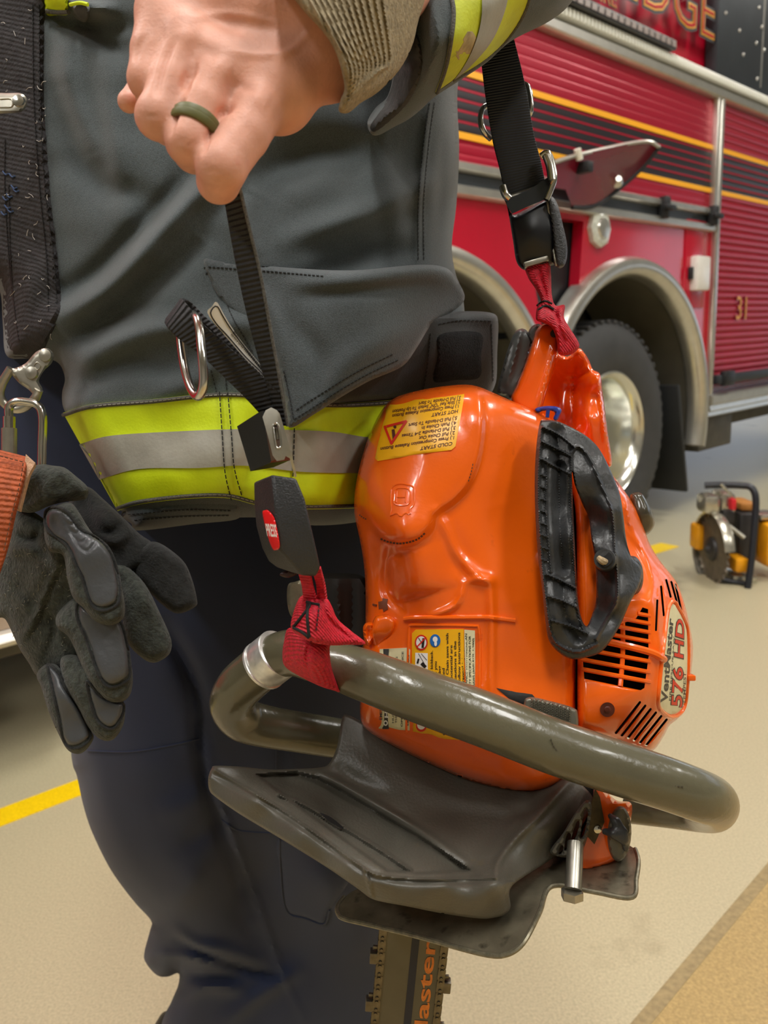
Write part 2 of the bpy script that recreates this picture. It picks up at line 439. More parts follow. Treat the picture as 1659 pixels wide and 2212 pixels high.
def wob(seed, amp, sc):
    r = np.random.default_rng(seed); K = r.normal(0, 1, (7, 2))/sc; ph = r.uniform(0, 6.28, 7)
    return lambda x, y: amp*sum(np.sin(x*K[i, 0]+y*K[i, 1]+ph[i]) for i in range(7))/3

# ================================================================== the setting
def struct(name, m, k, **kw): return obj(name, m, k, kind='structure', **kw)
m_floor = mat('floor_epoxy', (184, 174, 142), rough=.4, noise=.16, nscale=230, bump=.25, bscale=90, spec=.5, dirt=.28, dscale=3, dcol=(120, 106, 80), bdist=.0015)
m_wall = mat('wall_paint', (214, 212, 204), rough=.7, noise=.04, nscale=3)
m_ceil = mat('ceiling_paint', (205, 206, 204), rough=.8, noise=.05, nscale=2)
m_yel = mat('yellow_floor_paint', (246, 205, 10), rough=.4, noise=.12, nscale=200, bump=.2, bscale=100)
def quad(c, half): return boxm(c, np.eye(3), half)
struct('floor', quad((4, 5, -.1), (12, 13, .1)), m_floor)
struct('ceiling', quad((4, 5, 4.5), (12, 13, .05)), m_ceil)
struct('wall_left', quad((-8, 5, 2.2), (.06, 13, 2.4)), m_wall)
struct('wall_right', quad((16, 5, 2.2), (.06, 13, 2.4)), m_wall)
struct('wall_back', quad((4, 18, 2.2), (12, .06, 2.4)), m_wall)
struct('wall_front', quad((4, -8, 2.2), (12, .06, 2.4)), m_wall)
# painted lines lie on the floor
def fpt(px, py):
    P = W(px, py, 1.)-EYE; t = -H/P[2]; q = EYE+t*P; return q
def fstrip(a, b, w, z=.002, ext=(0, 0), mi=0):
    a, b = A(a)[:2], A(b)[:2]; t = (b-a)/np.linalg.norm(b-a); a = a-t*ext[0]; b = b+t*ext[1]; n = A([-t[1], t[0]])*w/2
    c = (a+b)/2; L = np.linalg.norm(b-a)/2
    return boxm((c[0], c[1], z/2), A([[t[0], t[1], 0], [-t[1], t[0], 0], [0, 0, 1.]]), (L, w/2, z/2), 0, mi)
y0 = (fpt(0, 1745)+fpt(0, 1790))/2; y1 = (fpt(160, 1688)+fpt(166, 1722))/2
struct('trim_1', fstrip(y0, y1, .075, ext=(1.2, .35)), m_yel)
struct('trim_2', fstrip(fpt(1405, 1190), fpt(1447, 1177), .1, ext=(.35, 0)), m_yel)
m_joint = mat('joint_sealant', (150, 132, 92), rough=.6, noise=.2, nscale=90)
struct('trim_3', fstrip(fpt(1659, 1885), fpt(1385, 2212), .022, z=.0015, ext=(3, 2)), m_joint)
m_floor2 = mat('floor_slab_beyond', (172, 148, 98), rough=.36, noise=.2, nscale=200, bump=.3, bscale=90, bdist=.0015)
_a = fpt(1659, 1885)[:2]; _b = fpt(1385, 2212)[:2]; _t = (_a-_b)/np.linalg.norm(_a-_b); _n = A([_t[1], -_t[0]])
_c = (_a+_b)/2+_n*(.011+1.2)
struct('floor_slab', boxm((_c[0], _c[1], .0004), A([[_t[0], _t[1], 0], [-_t[1], _t[0], 0], [0, 0, 1.]]), (3.2, 1.2, .0004)), m_floor2)
# daylight bay windows in the far right wall and lights on the ceiling (out of frame, seen in reflections)
m_frame = mat('window_frame_paint', (190, 192, 190), rough=.4)
m_pane = mat('daylight_pane', (226, 238, 255), rough=.3, emit=1.1)
WN = [('y', x, i+1) for i, x in enumerate((4.6, 7.8, 11.0, 14.0))]+[('x', y, i+5) for i, y in enumerate((8.6, 11.8, 15.0))]
for axis, q, i in WN:
    c = (q, 17.9, 1.9) if axis == 'y' else (15.9, q, 1.9)
    def wb(da, dz, ha, hz, hd, bk=0): return quad((c[0]+(da if axis == 'y' else bk), c[1]+(bk if axis == 'y' else da), c[2]+dz), (ha if axis == 'y' else hd, hd if axis == 'y' else ha, hz))
    fr = M()
    for da, dz, ha, hz in ((-1.35, 0, .05, 1.4), (1.35, 0, .05, 1.4), (0, -1.35, 1.4, .05), (0, 1.35, 1.4, .05), (0, 0, .03, 1.4), (0, 0, 1.4, .03)): fr.merge(wb(da, dz, ha, hz, .06))
    w = struct('window_%d' % i, fr, m_frame); obj('pane', wb(0, 0, 1.34, 1.34, .01, .02), m_pane, w)
for x in (7.8, 12.5): area('bay_daylight', (x, 17.7, 1.9), (3, 2.4), 26, (math.radians(-90), 0, 0), (.86, .93, 1))
m_lamp = mat('lamp_diffuser', (255, 252, 244), emit=6); m_lcase = mat('lamp_case', (225, 225, 222), rough=.4)
for i, (x, y) in enumerate(LAMPS):
    r = root('ceiling_light', (x, y, 4.2), 'long white strip light on the ceiling above the bay', 'light', 'strip lights on the ceiling')
    obj('housing', boxm((x, y, 4.3), np.eye(3), (.2, .75, .05), .01), m_lcase, r)
    obj('diffuser', boxm((x, y, 4.235), np.eye(3), (.17, .72, .02), .008), m_lamp, r)
    obj('hanger', tube([(x, y-.5, 4.35), (x, y-.5, 4.46)], .01, smooth=False), m_lcase, r)
    area('strip_light_lamp', (x, y, 4.2), (.34, 1.44), LAMP_W)

# ================================================================== fire engine
AZ = math.radians(47); TU = A([math.sin(AZ), math.cos(AZ), 0]); TN = A([math.cos(AZ), -math.sin(AZ), 0]); TZ = A([0, 0, 1.])
T0 = W(1333, 940, 3.7); T0[2] = 0
TAX = A([TU, TN, TZ])
def TP(s, z, o=0.): s, z, o = np.broadcast_arrays(A(s, float), A(z, float), A(o, float)); return T0+s[..., None]*TU+o[..., None]*TN+z[..., None]*TZ
def TQ(px, py, off=0.):
    r = W(px, py, 1.)-EYE; t = ((T0+off*TN-EYE)@TN)/(r@TN); q = EYE+t*r-T0; return float(q@TU), float(q[2])
def tbox(s0, s1, z0, z1, o0, o1, bev=.004, mi=0): return boxm(TP((s0+s1)/2, (z0+z1)/2, (o0+o1)/2), TAX, (abs(s1-s0)/2, abs(o1-o0)/2, abs(z1-z0)/2), bev, mi)
def tprism(outline, o0, o1, holes=(), mi=0):
    vv, ff = tri2d(outline, holes, 0); n = len(vv)
    return M().add(np.vstack([TP(vv[:, 0], vv[:, 1], o1), TP(vv[:, 0], vv[:, 1], o0)]), [list(q) for q in ff]+[[i+n for i in reversed(q)] for q in ff]+[[b, a, a+n, b+n] for a, b in bedges(ff)], mi)
def arc(c, r, a0, a1, n=40, rz=None): a = np.radians(np.linspace(a0, a1, n)); return np.stack([c[0]+r*np.cos(a), c[1]+(rz or r)*np.sin(a)], 1)
red = mat('fire_engine_red', (186, 14, 44), rough=.22, coat=.6, noise=.05, nscale=4)
chrome = mat('brushed_aluminium', (205, 202, 192), rough=.28, metal=.85, noise=.06, nscale=20)
blk = mat('black_rubber_paint', (22, 24, 26), rough=.5, noise=.1, nscale=30)
gold = mat('gold_leaf', (222, 158, 44), rough=.35, metal=.3)
amber = mat('amber_stripe', (250, 176, 24), rough=.35)
dgrey = mat('truck_dark_panel', (62, 66, 70), rough=.35, metal=.4, noise=.1, nscale=8)
T = root('fire_truck', tuple(TP(0, 0, -1.2)), 'red fire engine with silver trim and ribbed shutters, parked behind the firefighter', 'fire engine')
CA = [(.1, .57), (-1.29, .57)]
ol = [(-4.2, .5)]
for c in reversed(CA):
    a = arc(c, .735, 180, 0, 36); a = a[a[:, 1] >= .5]; ol += [(a[0][0], .5)]+[tuple(q) for q in a]+[(a[-1][0], .5)]
ol += [(.9, .5), (.9, 1.50), (-4.2, 1.5)]
op = [(-.60, 1.05), (-.35, 1.05), (-.30, 1.47), (-.72, 1.47)]
obj('lower_panel', tprism(ol, -.05, 0, [op]), red, T)
obj('compartment', tbox(-.76, -.26, 1.0, 1.49, -.5, -.06, 0), blk, T)
obj('frame_bay', tbox(-4.2, .9, .45, 1.45, -1.6, -.56, 0), mat('wheel_well', (58, 56, 50), rough=.7, noise=.2, nscale=9), T)
obj('upper_body', tbox(-4.2, 4.2, 1.5, 3.1, -2.4, -.06, .02), red, T)
obj('rear_body', tbox(.9, 4.2, .66, 1.5, -2.4, -.06, 0), red, T)
def profile_ring(c, r0, r1, o0, o1, a0, a1, rise=.03):
    a = np.radians(np.linspace(a0, a1, 56)); S = []
    for t in a:
        S.append([TP(c[0]+r*math.cos(t), c[1]+r*math.sin(t), o) for r, o in ((r0, o0), (r0, o1), (r0+.02, o1+rise), ((r0+r1)/2, o1+rise*1.3), (r1-.015, o1+rise), (r1, o1), (r1, o0))])
    return loft(S)
for c in CA:
    f = obj('fender_ring', profile_ring(c, .685, .775, -.04, .012, -14, 194), chrome, T)
    obj('fender_liner', loft([[TP(c[0]+r*math.cos(t), c[1]+r*math.sin(t), o) for r, o in ((.7, 0), (.7, -.5), (.735, -.5), (.735, 0))] for t in np.radians(np.linspace(-12, 192, 40))]), mat('liner_plastic', (92, 88, 76), rough=.45, noise=.1, nscale=10), f)
# shutters
SL = .036
def shutter(s0, s1, z0, z1, y_hi, y_lo, am=1):
    m = M(); n = int(round((z1-z0)/SL))
    for i in range(n):
        a = z0+i*(z1-z0)/n; b = z0+(i+1)*(z1-z0)/n; h = b-a; mid = (a+b)/2
        mi = 1 if y_lo < mid < y_hi else 0
        pr = [(a, -.006*am), (a+.12*h, .0), (a+.3*h, .0022*am), (a+.55*h, .003*am), (a+.8*h, .0022*am), (a+.93*h, 0), (b, -.006*am)]
        S = [[TP(s, z, o) for z, o in pr]+[TP(s, b, -.02), TP(s, a, -.02)] for s in (s0, s1)]
        m.merge(loft(S), mi)
        if mi: m.merge(tbox(s0, s1, b-.004, b+.004, -.01, .0015, 0), 0)
    for z in (y_hi, y_lo): m.merge(tbox(s0, s1, z-.011, z+.011, -.01, .006, 0), 2)
    return m
sred = mat('shutter_red', (176, 18, 48), rough=.3, metal=.35, noise=.04, nscale=5)
sblk = mat('shutter_black', (52, 47, 50), rough=.3, metal=.4)
obj('roller_shutter', shutter(-4.1, .86, 1.605, 2.13, 1.905, 1.70, .1), [sred, sblk, amber], T)
r2 = obj('roller_shutter', shutter(.95, 4.1, .70, 2.13, 1.905, 1.70), [sred, sblk, amber], T)
obj('shutter_bar', tbox(.97, 4.1, .71, .76, .0, .05, .008), dgrey, r2)
obj('bar_latch', tbox(1.0, 1.12, .70, .78, .03, .07, .01), blk, r2)
def rail(s0, s1, z, h, o=.035, name='trim_rail', k=chrome):
    S = [[TP(s, z+a, b) for a, b in ((-h/2, -.02), (-h/2, o*.6), (-h*.3, o), (h*.3, o), (h/2, o*.6), (h/2, -.02))] for s in (s0, s1)]
    return obj(name, loft(S), k, T)
rail(-4.2, .93, 2.155, .05); rail(.93, 4.2, 2.155, .05)
rail(-4.2, .86, 1.595, .035, .03); rail(-4.2, .86, 1.515, .04, .03)
obj('lower_track', tbox(-4.2, .86, 1.53, 1.585, -.03, .006, 0), dgrey, T)
obj('door_post', tbox(.86, .88, 1.5, 2.15, -.02, .03, .005), chrome, T)
obj('corner_post', tbox(.90, .935, .58, 2.15, -.02, .03, .006), chrome, T)
obj('body_seam', tbox(.88, .90, .58, 2.15, -.03, .004, 0), red, T)
for s in (.81, .3): obj('latch_bracket', tbox(s, s+.045, 1.52, 1.62, .01, .06, .012).merge(tbox(s-.02, s+.07, 1.555, 1.58, .05, .075, .008)), blk, T)
# drip edge of bright beads and the flood light above it
zb = (TQ(1659, 226, .04)[1]+TQ(1240, 14, .04)[1])/2
m = tbox(-4.2, 4.2, zb-.020, zb+.022, -.05, .03, .004)
e = obj('light_strip', m, mat('strip_plastic', (196, 196, 186), rough=.3), T)
m = M()
for i in range(150):
    s = -1.2+i*.026; m.merge(tbox(s, s+.017, zb-.017, zb+.018, .026, .040, .004))
obj('led_row', m, mat('led_beads', (238, 238, 226), rough=.15, coat=1), e, kind='stuff')
sx, zt_ = TQ(1463, 87, .06); _, zl_ = TQ(1463, 109, .06)
fl = obj('flood_light', tbox(-1.5, sx, zl_, zt_, -.05, .06, .006), mat('lamp_body_dark', (40, 38, 38), rough=.4), T)
m = M()
for i in range(36): m.merge(tbox(-1.45+i*.05, -1.415+i*.05, zl_+.008, zt_-.008, .058, .063, 0))
obj('lens_grid', m, mat('led_lens', (150, 138, 132), rough=.3, noise=.2, nscale=90), fl)
sd, _ = TQ(1547, 60)
dp = obj('upper_dark_panel', tbox(sd, 4.2, zb+.03, 3.1, -.05, .012, .002), dgrey, T)
obj('panel_seam', tbox(TQ(1640, 120)[0], TQ(1640, 120)[0]+.008, 2.27, 3.1, 0, .016, 0), chrome, dp)
for px, py in [(1562, 30), (1592, 68), (1634, 18), (1628, 95), (1630, 172), (1645, 110), (1600, 120), (1640, 60)]:
    s, z = TQ(px, py); obj('rivet', cyl(TP(s, z, .012), TN, .009, .006, 10, prof=[(.009, 0), (.008, .004), (.003, .007)]), chrome, dp)
# lettering: gold with a black edge
def ttext(txt, s0, z0, hgt, off=.004, wid=None):
    m = M()
    for bold, o, mi in ((.035, off, 1), (.0, off+.002, 0)):
        V, Fc = text2d(txt, bold); k = hgt/.72; kx = k*(wid or 1); m.add(TP(s0+V[:, 0]*kx, z0+V[:, 1]*k, -.06+o+.055), Fc, mi)
    for bold, o, mi in ((-.028, off+.003, 2),):
        V, Fc = text2d(txt, bold); k = hgt/.72; kx = k*(wid or 1); m.add(TP(s0+V[:, 0]*kx, z0+V[:, 1]*k, -.06+o+.056), Fc, mi)
    return m
# upper red face carries it
s1_, z1_ = TQ(1484, 55); s2_, z2_ = TQ(1533, 86)
obj('lettering', ttext('RIDGE', s2_-.98, z2_+.005, .235, wid=1.12), [gold, blk, red], T, fix=False, flat=True)
s3_, z3_ = TQ(1352, 22)
obj('lettering', ttext('FIRE', s3_-.25, z3_-.01, .07), [gold, blk, red], T, fix=False, flat=True)
s4_, z4_ = TQ(1588, 690)
obj('lettering', ttext('31', s4_-.02, z4_, .13, off=.012), [gold, sred, gold], T, fix=False, flat=True)
# small side parts
sl, zl = TQ(1290, 495)
g = obj('side_lamp', cyl(TP(sl, zl, -.002), TN, .1, .03, 8, prof=[(.078, 0), (.078, .022), (.06, .032), (.01, .034)]), mat('frosted_lens', (205, 208, 196), rough=.15, coat=1, noise=.2, nscale=60), T, ang=25)
obj('lens_core', cyl(TP(sl, zl, .03), TN, .04, .01, 16, prof=[(.045, 0), (.04, .008), (.01, .012)]), chrome, g)
sa, za = TQ(1502, 592)
obj('fuel_box', tbox(sa-.075, sa+.07, za-.085, za+.085, .0, .05, .012), mat('reflection_white', (226, 222, 214), rough=.25, noise=.05, nscale=20), T)  # window reflection on the box, put into its white colour
obj('fuel_box_hinge', tbox(sa-.1, sa-.08, za-.03, za+.03, .0, .03, .004), blk, T)
obj('small_door', tbox(sa-.13, sa+.09, za-.17, za+.26, -.01, .008, .004), red, T)
obj('rocker_step', loft([[TP(s, z, o) for z, o in ((.53, -.2), (.53, .0), (.545, .035), (.565, .03), (.575, .045), (.6, .04), (.61, .055), (.65, .055), (.66, .04), (.66, -.2))] for s in (.88, 4.2)]), chrome, T, ang=20)
obj('underbody_box', tbox(.92, 1.34, .34, .53, -.6, -.03, .01), mat('underbody', (78, 74, 66), rough=.6, noise=.25, nscale=14), T)
obj('underbody_box', tbox(1.5, 4.2, .40, .53, -.9, -.25, .01), MATS['underbody'], T)
obj('mud_flap', boxm(TP(.67, .44, -.17), A([(TU*.97+TZ*.24), TN, (TZ*.97-TU*.24)])*A([[1],[1],[1]]), (.012, .17, .30), .006), mat('mudflap_rubber', (34, 36, 38), rough=.5, noise=.1, nscale=8), T)
# open access flap
fp = [(1187, 356, 2.95), (1232, 338, 2.98), (1385, 306, 3.25), (1424, 318, 3.3), (1376, 372, 3.36), (1290, 440, 3.3), (1236, 447, 3.15), (1222, 410, 3.0), (1190, 404, 2.95)]
fo = [(a, b) for a, b, c in fp]
flap = obj('open_flap', plate(fo, TPS(fp, .01), .02), mat('flap_maroon', (112, 14, 36), rough=.25, coat=.5, noise=.1, nscale=5), T)
fD = TPS(fp, .01)
m = bead([(1192, 352), (1260, 332), (1388, 306), (1424, 318)], fD, .008, 0); obj('flap_edge_trim', m, chrome, flap)
m = bead([(1424, 318), (1376, 374), (1290, 442), (1236, 448)], fD, .009, 0); obj('flap_seal', m, blk, flap)
obj('flap_hook', cyl(W(1332, 392, float(fD(1332, 392))+.001), -FWD, .02, .012, 14, prof=[(.028, 0), (.02, .012), (.012, .03)]), chrome, flap)
obj('flap_pin', tube([W(1252, 345, 3.02), W(1247, 322, 3.0)], .014, smooth=False), mat('cream_pin', (226, 224, 208), rough=.35), flap)
obj('strut_mount', boxm(W(1262, 362, 3.05), TAX, (.02, .03, .02), .004), blk, flap)
# wheels
rub = mat('tyre_rubber', (58, 58, 58), rough=.65, noise=.12, nscale=14, bump=.2, bscale=60)
rimk = mat('polished_rim', (225, 225, 216), rough=.2, metal=.95, noise=.05, nscale=8)
def wheel(s):
    c = TP(s, .53, -.30)
    t = obj('wheel', cyl(c, TN, 1, 1, 64, prof=[(.29, 0), (.40, -.01), (.49, .02), (.525, .06), (.53, .15), (.525, .24), (.49, .27), (.42, .285), (.33, .275), (.30, .262), (.29, .24)], ring=True), rub, T)
    m = M()
    for i in range(60):
        a = i*math.pi/30; d = math.cos(a)*TU+math.sin(a)*TZ; q = np.cross(TN, d); m.merge(boxm(c+TN*.15+d*.53, A([q, TN, d]), (.013, .10, .009), .003))
    obj('tread', m, rub, t)
    r = obj('rim', cyl(c, TN, 1, 1, 56, prof=[(.30, .262), (.305, .27), (.296, .275), (.275, .262), (.26, .22), (.25, .12), (.235, .075), (.20, .055), (.14, .06), (.11, .07), (.10, .14), (.09, .155), (.05, .16), (.0, .16), (0, .03), (.29, .03)], ring=True), rimk, t)
    m = M()
    for i in range(10):
        a = i*math.pi/5; d = math.cos(a)*TU+math.sin(a)*TZ; m.merge(cyl(c+d*.165+TN*.055, TN, .014, .03, 6))
    obj('lug_nut', m, chrome, r, kind='stuff')
wheel(0.); wheel(-1.37)

# low cab step at the left edge, seen between the gloves and the frame edge
sz0, zz0 = TQ(16, 1400, .04); sz1, zz1 = TQ(16, 1372, .04); se = TQ(150, 1330, .04)[0]
stp = obj('cab_step', loft([[TP(s, z, o) for z, o in ((zz0, -.3), (zz0, .03), (zz0+.01, .04), ((zz0+zz1)/2, .045), (zz1-.01, .04), (zz1, .03), (zz1, -.3))] for s in (-4.2, se)]), mat('step_silver', (222, 216, 204), rough=.35, metal=.3), T, ang=30)
obj('skirt_panel', tbox(-4.2, se, zz1, .52, -.06, .0, .006), mat('skirt_tan', (172, 150, 128), rough=.4), T)
obj('step_underside', tbox(-4.2, se, zz0-.06, zz0, -1.2, -.06, .01), MATS['underbody'], T)

# ================================================================== the firefighter
P_ = root('person', (.05, .95, 0), 'person in a dark turnout coat and navy trousers, hand closed on the sling strap', 'person')
cloth = mat('coat_cloth', (56, 63, 65), rough=.85, noise=.2, nscale=420, fine=.35, bump=.55, bscale=1100, bdist=.0006, sheen=.25, dirt=.12, dscale=55, dcol=(44, 46, 46))
cloth2 = mat('coat_cloth_dark', (50, 53, 54), rough=.85, noise=.15, nscale=50, bump=.5, bscale=1100, bdist=.0006, sheen=.2)
navy = mat('navy_trouser_cloth', (28, 38, 66), rough=.85, noise=.07, nscale=18, bump=.25, bscale=1500, bdist=.0004, sheen=.15)
lime = mat('fluorescent_lime_tape', (214, 236, 14), rough=.55, noise=.05, nscale=60, bump=.3, bscale=500, dirt=.22, dscale=60, dcol=(150, 165, 20), bdist=.0006)
silv = mat('grey_reflective_tape', (158, 155, 142), rough=.5, noise=.1, nscale=50, bump=.2, bscale=400, dirt=.2, dscale=120, dcol=(105, 98, 80))
braid = mat('tape_braid', (86, 84, 78), rough=.8, noise=.3, nscale=700, bump=.8, bscale=900)
thread = mat('black_thread', (18, 18, 18), rough=.8)
thread2 = mat('pale_thread', (170, 168, 158), rough=.7)
steel = mat('polished_steel', (205, 203, 196), rough=.18, metal=1, noise=.05, nscale=40)
wsteel = mat('worn_steel', (176, 172, 160), rough=.34, metal=.9, noise=.15, nscale=90, dirt=.2, dscale=200)

# --- coat body
cD = TPS([(-120, -80, .64), (130, -60, .585), (500, -60, .57), (900, -60, .62), (1000, 0, .66), (-120, 400, .66), (130, 400, .59), (500, 400, .565), (800, 400, .60), (975, 450, .66),
          (-120, 700, .67), (130, 800, .60), (450, 900, .555), (640, 900, .565), (810, 900, .620), (980, 700, .65), (1070, 760, .68), (300, 1100, .58), (600, 1120, .570), (790, 1120, .63), (1000, 1000, .71), (900, 1100, .70), (240, 600, .575), (700, 640, .57)], 1e-4)
coat_ol = [(-90, -90), (600, -90), (1000, -90), (1002, 60), (988, 200), (992, 320), (986, 440), (976, 530), (984, 590), (1000, 640), (1010, 760), (1020, 860), (1000, 980), (930, 1080), (800, 1122), (680, 1135), (560, 1118), (440, 1124), (300, 1144), (284, 1128), (262, 1104), (232, 1052), (196, 986), (166, 930), (138, 884), (134, 850), (140, 815), (120, 780), (60, 775), (14, 768), (6, 700), (-4, 620), (-60, 590), (-100, 560)]
folds = [([(96, 700), (170, 660), (260, 590), (360, 480), (450, 400), (520, 350)], 30, 0.0175), ([(120, 640), (200, 600), (320, 480), (400, 390)], 26, -0.0149), ([(210, 690), (300, 640), (400, 560), (440, 520)], 30, -0.0108),
         ([(130, 200), (170, 330), (220, 400), (300, 420)], 30, -0.0108), ([(140, 90), (150, 200), (200, 330)], 26, 0.0095), ([(230, 150), (250, 300), (270, 460)], 28, 0.0081),
         ([(170, 780), (300, 720), (440, 700), (560, 700)], 30, 0.0135), ([(160, 840), (260, 790), (380, 790)], 24, -0.0081), ([(150, 740), (240, 700), (330, 660)], 22, -0.0108), ([(480, 760), (420, 820), (330, 850)], 26, 0.0081),
         ([(560, 420), (600, 360), (700, 330), (860, 330)], 46, -0.0175), ([(620, 520), (760, 470), (880, 420), (950, 380)], 30, 0.0135), ([(560, 560), (520, 480), (540, 420)], 30, 0.0081), ([(640, 620), (760, 560), (900, 540)], 26, -0.0081),
         ([(900, 560), (906, 420), (918, 300), (926, 220)], 7, 0.0041), ([(950, 560), (955, 400), (962, 300)], 14, -0.0054), ([(820, 300), (850, 420), (860, 540)], 26, 0.0054),
         ([(300, 1040), (420, 1000), (560, 1010)], 60, 0.0081), ([(500, 1120), (540, 1000), (560, 880)], 24, -0.0054), ([(700, 1110), (690, 980), (700, 880)], 40, 0.0068),
         ([(100, 20), (140, 50), (200, 60), (280, 60)], 22, -0.0135), ([(110, -10), (180, 12), (240, 20)], 16, 0.0121), ([(180, 40), (220, 90), (280, 110)], 24, -0.0135), ([(20, 780), (60, 640), (90, 560)], 20, 0.0041)]
w1 = wob(3, .0016, 90); w2 = wob(9, .0007, 32)
coat = Relief(coat_ol, cD, .24, rim=70, rimd=.05, step=7, strokes=folds, backrim=160, noise=lambda x, y: w1(x, y)+w2(x, y))
cm = coat.mesh(); coat_o = obj('coat', cm, cloth, P_, ang=60)
# smooth lookup of the coat front for everything sewn on it
_pg, _qg = np.meshgrid(np.arange(-60, 1060, 4.), np.arange(-60, 1150, 4.)); _cg = coat.front(_pg, _qg)
def cF(x, y):
    x, y = np.broadcast_arrays(A(x, float), A(y, float)); i = np.clip((x+60)/4, 0, _cg.shape[1]-1.001); j = np.clip((y+60)/4, 0, _cg.shape[0]-1.001)
    a = i.astype(int); b = j.astype(int); u = i-a; v = j-b
    return (_cg[b, a]*(1-u)+_cg[b, a+1]*u)*(1-v)+(_cg[b+1, a]*(1-u)+_cg[b+1, a+1]*u)*v
def off(f, o): return lambda x, y: f(x, y)-o
def patch(ol, host, o, k, name, parent=None, th=.004, step=10, rim=3, smooth=True, strokes=(), rimd=None, **kw):
    if rimd == 0:
        return None, obj(name, plate(ol, off(host, o), th, step=step), k, parent if parent is not None else coat_o, **kw)
    r = Relief(ol, off(host, o), th, rim=rim, rimd=o*1.2 if rimd is None else rimd, step=step, smooth=smooth, strokes=strokes)
    return r, obj(name, r.mesh(), k, parent if parent is not None else coat_o, **kw)
# reflective hem band
xs = np.linspace(0, 1, 24)
def curve(p, n=28): return resample(crom(p, 8), 14, False)
top = curve([(136, 892), (200, 873), (330, 862), (470, 848), (560, 852), (660, 868), (760, 870), (870, 862)])
g0 = curve([(171, 960), (240, 941), (400, 931), (520, 927), (640, 929), (720, 933), (790, 944), (860, 948)])
g1 = curve([(214, 1036), (300, 1013), (430, 1011), (530, 1006), (650, 1019), (760, 1022), (850, 1022)])
bot = curve([(254, 1104), (300, 1090), (400, 1078), (490, 1076), (560, 1092), (660, 1100), (780, 1098), (830, 1098)])
def between(a, b): return [tuple(p) for p in a]+[tuple(p) for p in b[::-1]]
_, bnd = patch(between(top, bot), cF, .0028, lime, 'reflective_band', smooth=False, step=6, rimd=0, rim=2, th=.004)
patch(between(g0, g1), cF, .0044, silv, 'grey_stripe', bnd, smooth=False, step=6, rimd=0, rim=1, th=.002)
for ln, o in ((top, 5), (bot, -6)):
    L = A(ln)+[0, o]
    obj('braid', bead(L, cF, .0016, .0030, n=1, step=5), braid, bnd)
    m = M(); marks(m, L, off(cF, .0046), 1.6, 7, 3); obj('stitching', m, thread2, bnd, kind='stuff')
m = M()
for ln in ([(474, 846), (480, 940), (486, 1020), (500, 1082)], [(492, 848), (500, 940), (506, 1010), (522, 1070)], [(636, 925), (634, 1000), (630, 1085)]): marks(m, ln, off(cF, .0048), 2.4, 9, 3)
obj('stitching', m, thread, bnd, kind='stuff')
# hem fold, closure strip, seams, pocket
patch([(262, 1108), (330, 1096), (420, 1086), (500, 1088), (520, 1100), (510, 1122), (420, 1132), (300, 1146), (284, 1132)], cF, .004, cloth, 'hem', th=.008, rim=5)
clo = [(-60, -60), (92, -60), (97, 60), (96, 200), (104, 330), (112, 440), (122, 520), (133, 640), (126, 690), (108, 730), (86, 778), (50, 772), (20, 764), (8, 690), (0, 600), (-60, 560)]
bstrip = mat('closure_webbing', (44, 42, 44), rough=.9, noise=.35, nscale=160, bump=.8, bscale=500, rib=.45, ribscale=150, stretch=None, dirt=.1, dscale=120, dcol=(92, 88, 84))
_, cs = patch(clo, cF, .005, bstrip, 'front_closure', th=.01, rim=6, step=12)
m = M()
for ln in ([(84, 10), (86, 200), (96, 400), (116, 560), (122, 660)], [(70, 10), (72, 200), (84, 400), (100, 560), (104, 680)], [(18, 400), (22, 560), (34, 700)], [(10, 300), (10, 420), (22, 600), (40, 740)]): marks(m, ln, off(cF, .0056), 2, 6, 3)
obj('stitching', m, thread, cs, kind='stuff')
m = M(); rr = np.random.default_rng(5); lint = []
for i in range(46):
    x, y = rr.uniform(5, 95), rr.uniform(20, 740); x += y*.03; a = rr.uniform(0, 6.28); l = rr.uniform(3, 15); q = rr.uniform(-8, 8)
    P = [(x, y), (x+l*.5*math.cos(a)-q*math.sin(a)*.4, y+l*.5*math.sin(a)+q*math.cos(a)*.4), (x+l*math.cos(a), y+l*math.sin(a))]
    L = crom(P, 4); m.merge(tube(W(L[:, 0], L[:, 1], cF(L[:, 0], L[:, 1])-.0062), .00022, seg=4, smooth=False))
obj('lint', m, mat('pale_lint', (196, 190, 184), rough=.9), cs, kind='stuff')
m = M()
for i in range(9):
    x, y = [(12, 430), (16, 448), (22, 456), (8, 462), (30, 405), (34, 412), (20, 424), (26, 380), (12, 375)][i]; m.merge(bead([(x-6, y-5), (x, y+3), (x+6, y)], off(cF, .006), .0006))
obj('frayed_thread', m, mat('blue_thread', (52, 74, 112), rough=.8), cs, kind='stuff')
m = M()
for ln in ([(904, 560), (905, 430), (916, 300), (930, 215)], [(916, 560), (916, 430), (928, 300), (940, 215)], [(440, 578), (520, 572), (620, 582), (760, 600)], [(444, 590), (520, 584), (620, 594)], [(470, 600), (500, 680), (545, 760)], [(456, 800), (464, 830), (468, 850)], [(486, 800), (490, 846)], [(276, 1112), (400, 1102), (500, 1104)], [(290, 1124), (400, 1116), (500, 1114)]): marks(m, ln, off(cF, .0004 if ln[0][1] < 1000 else .0055), 1.8, 6, 3)
obj('seam_stitching', m, thread, coat_o, kind='stuff')
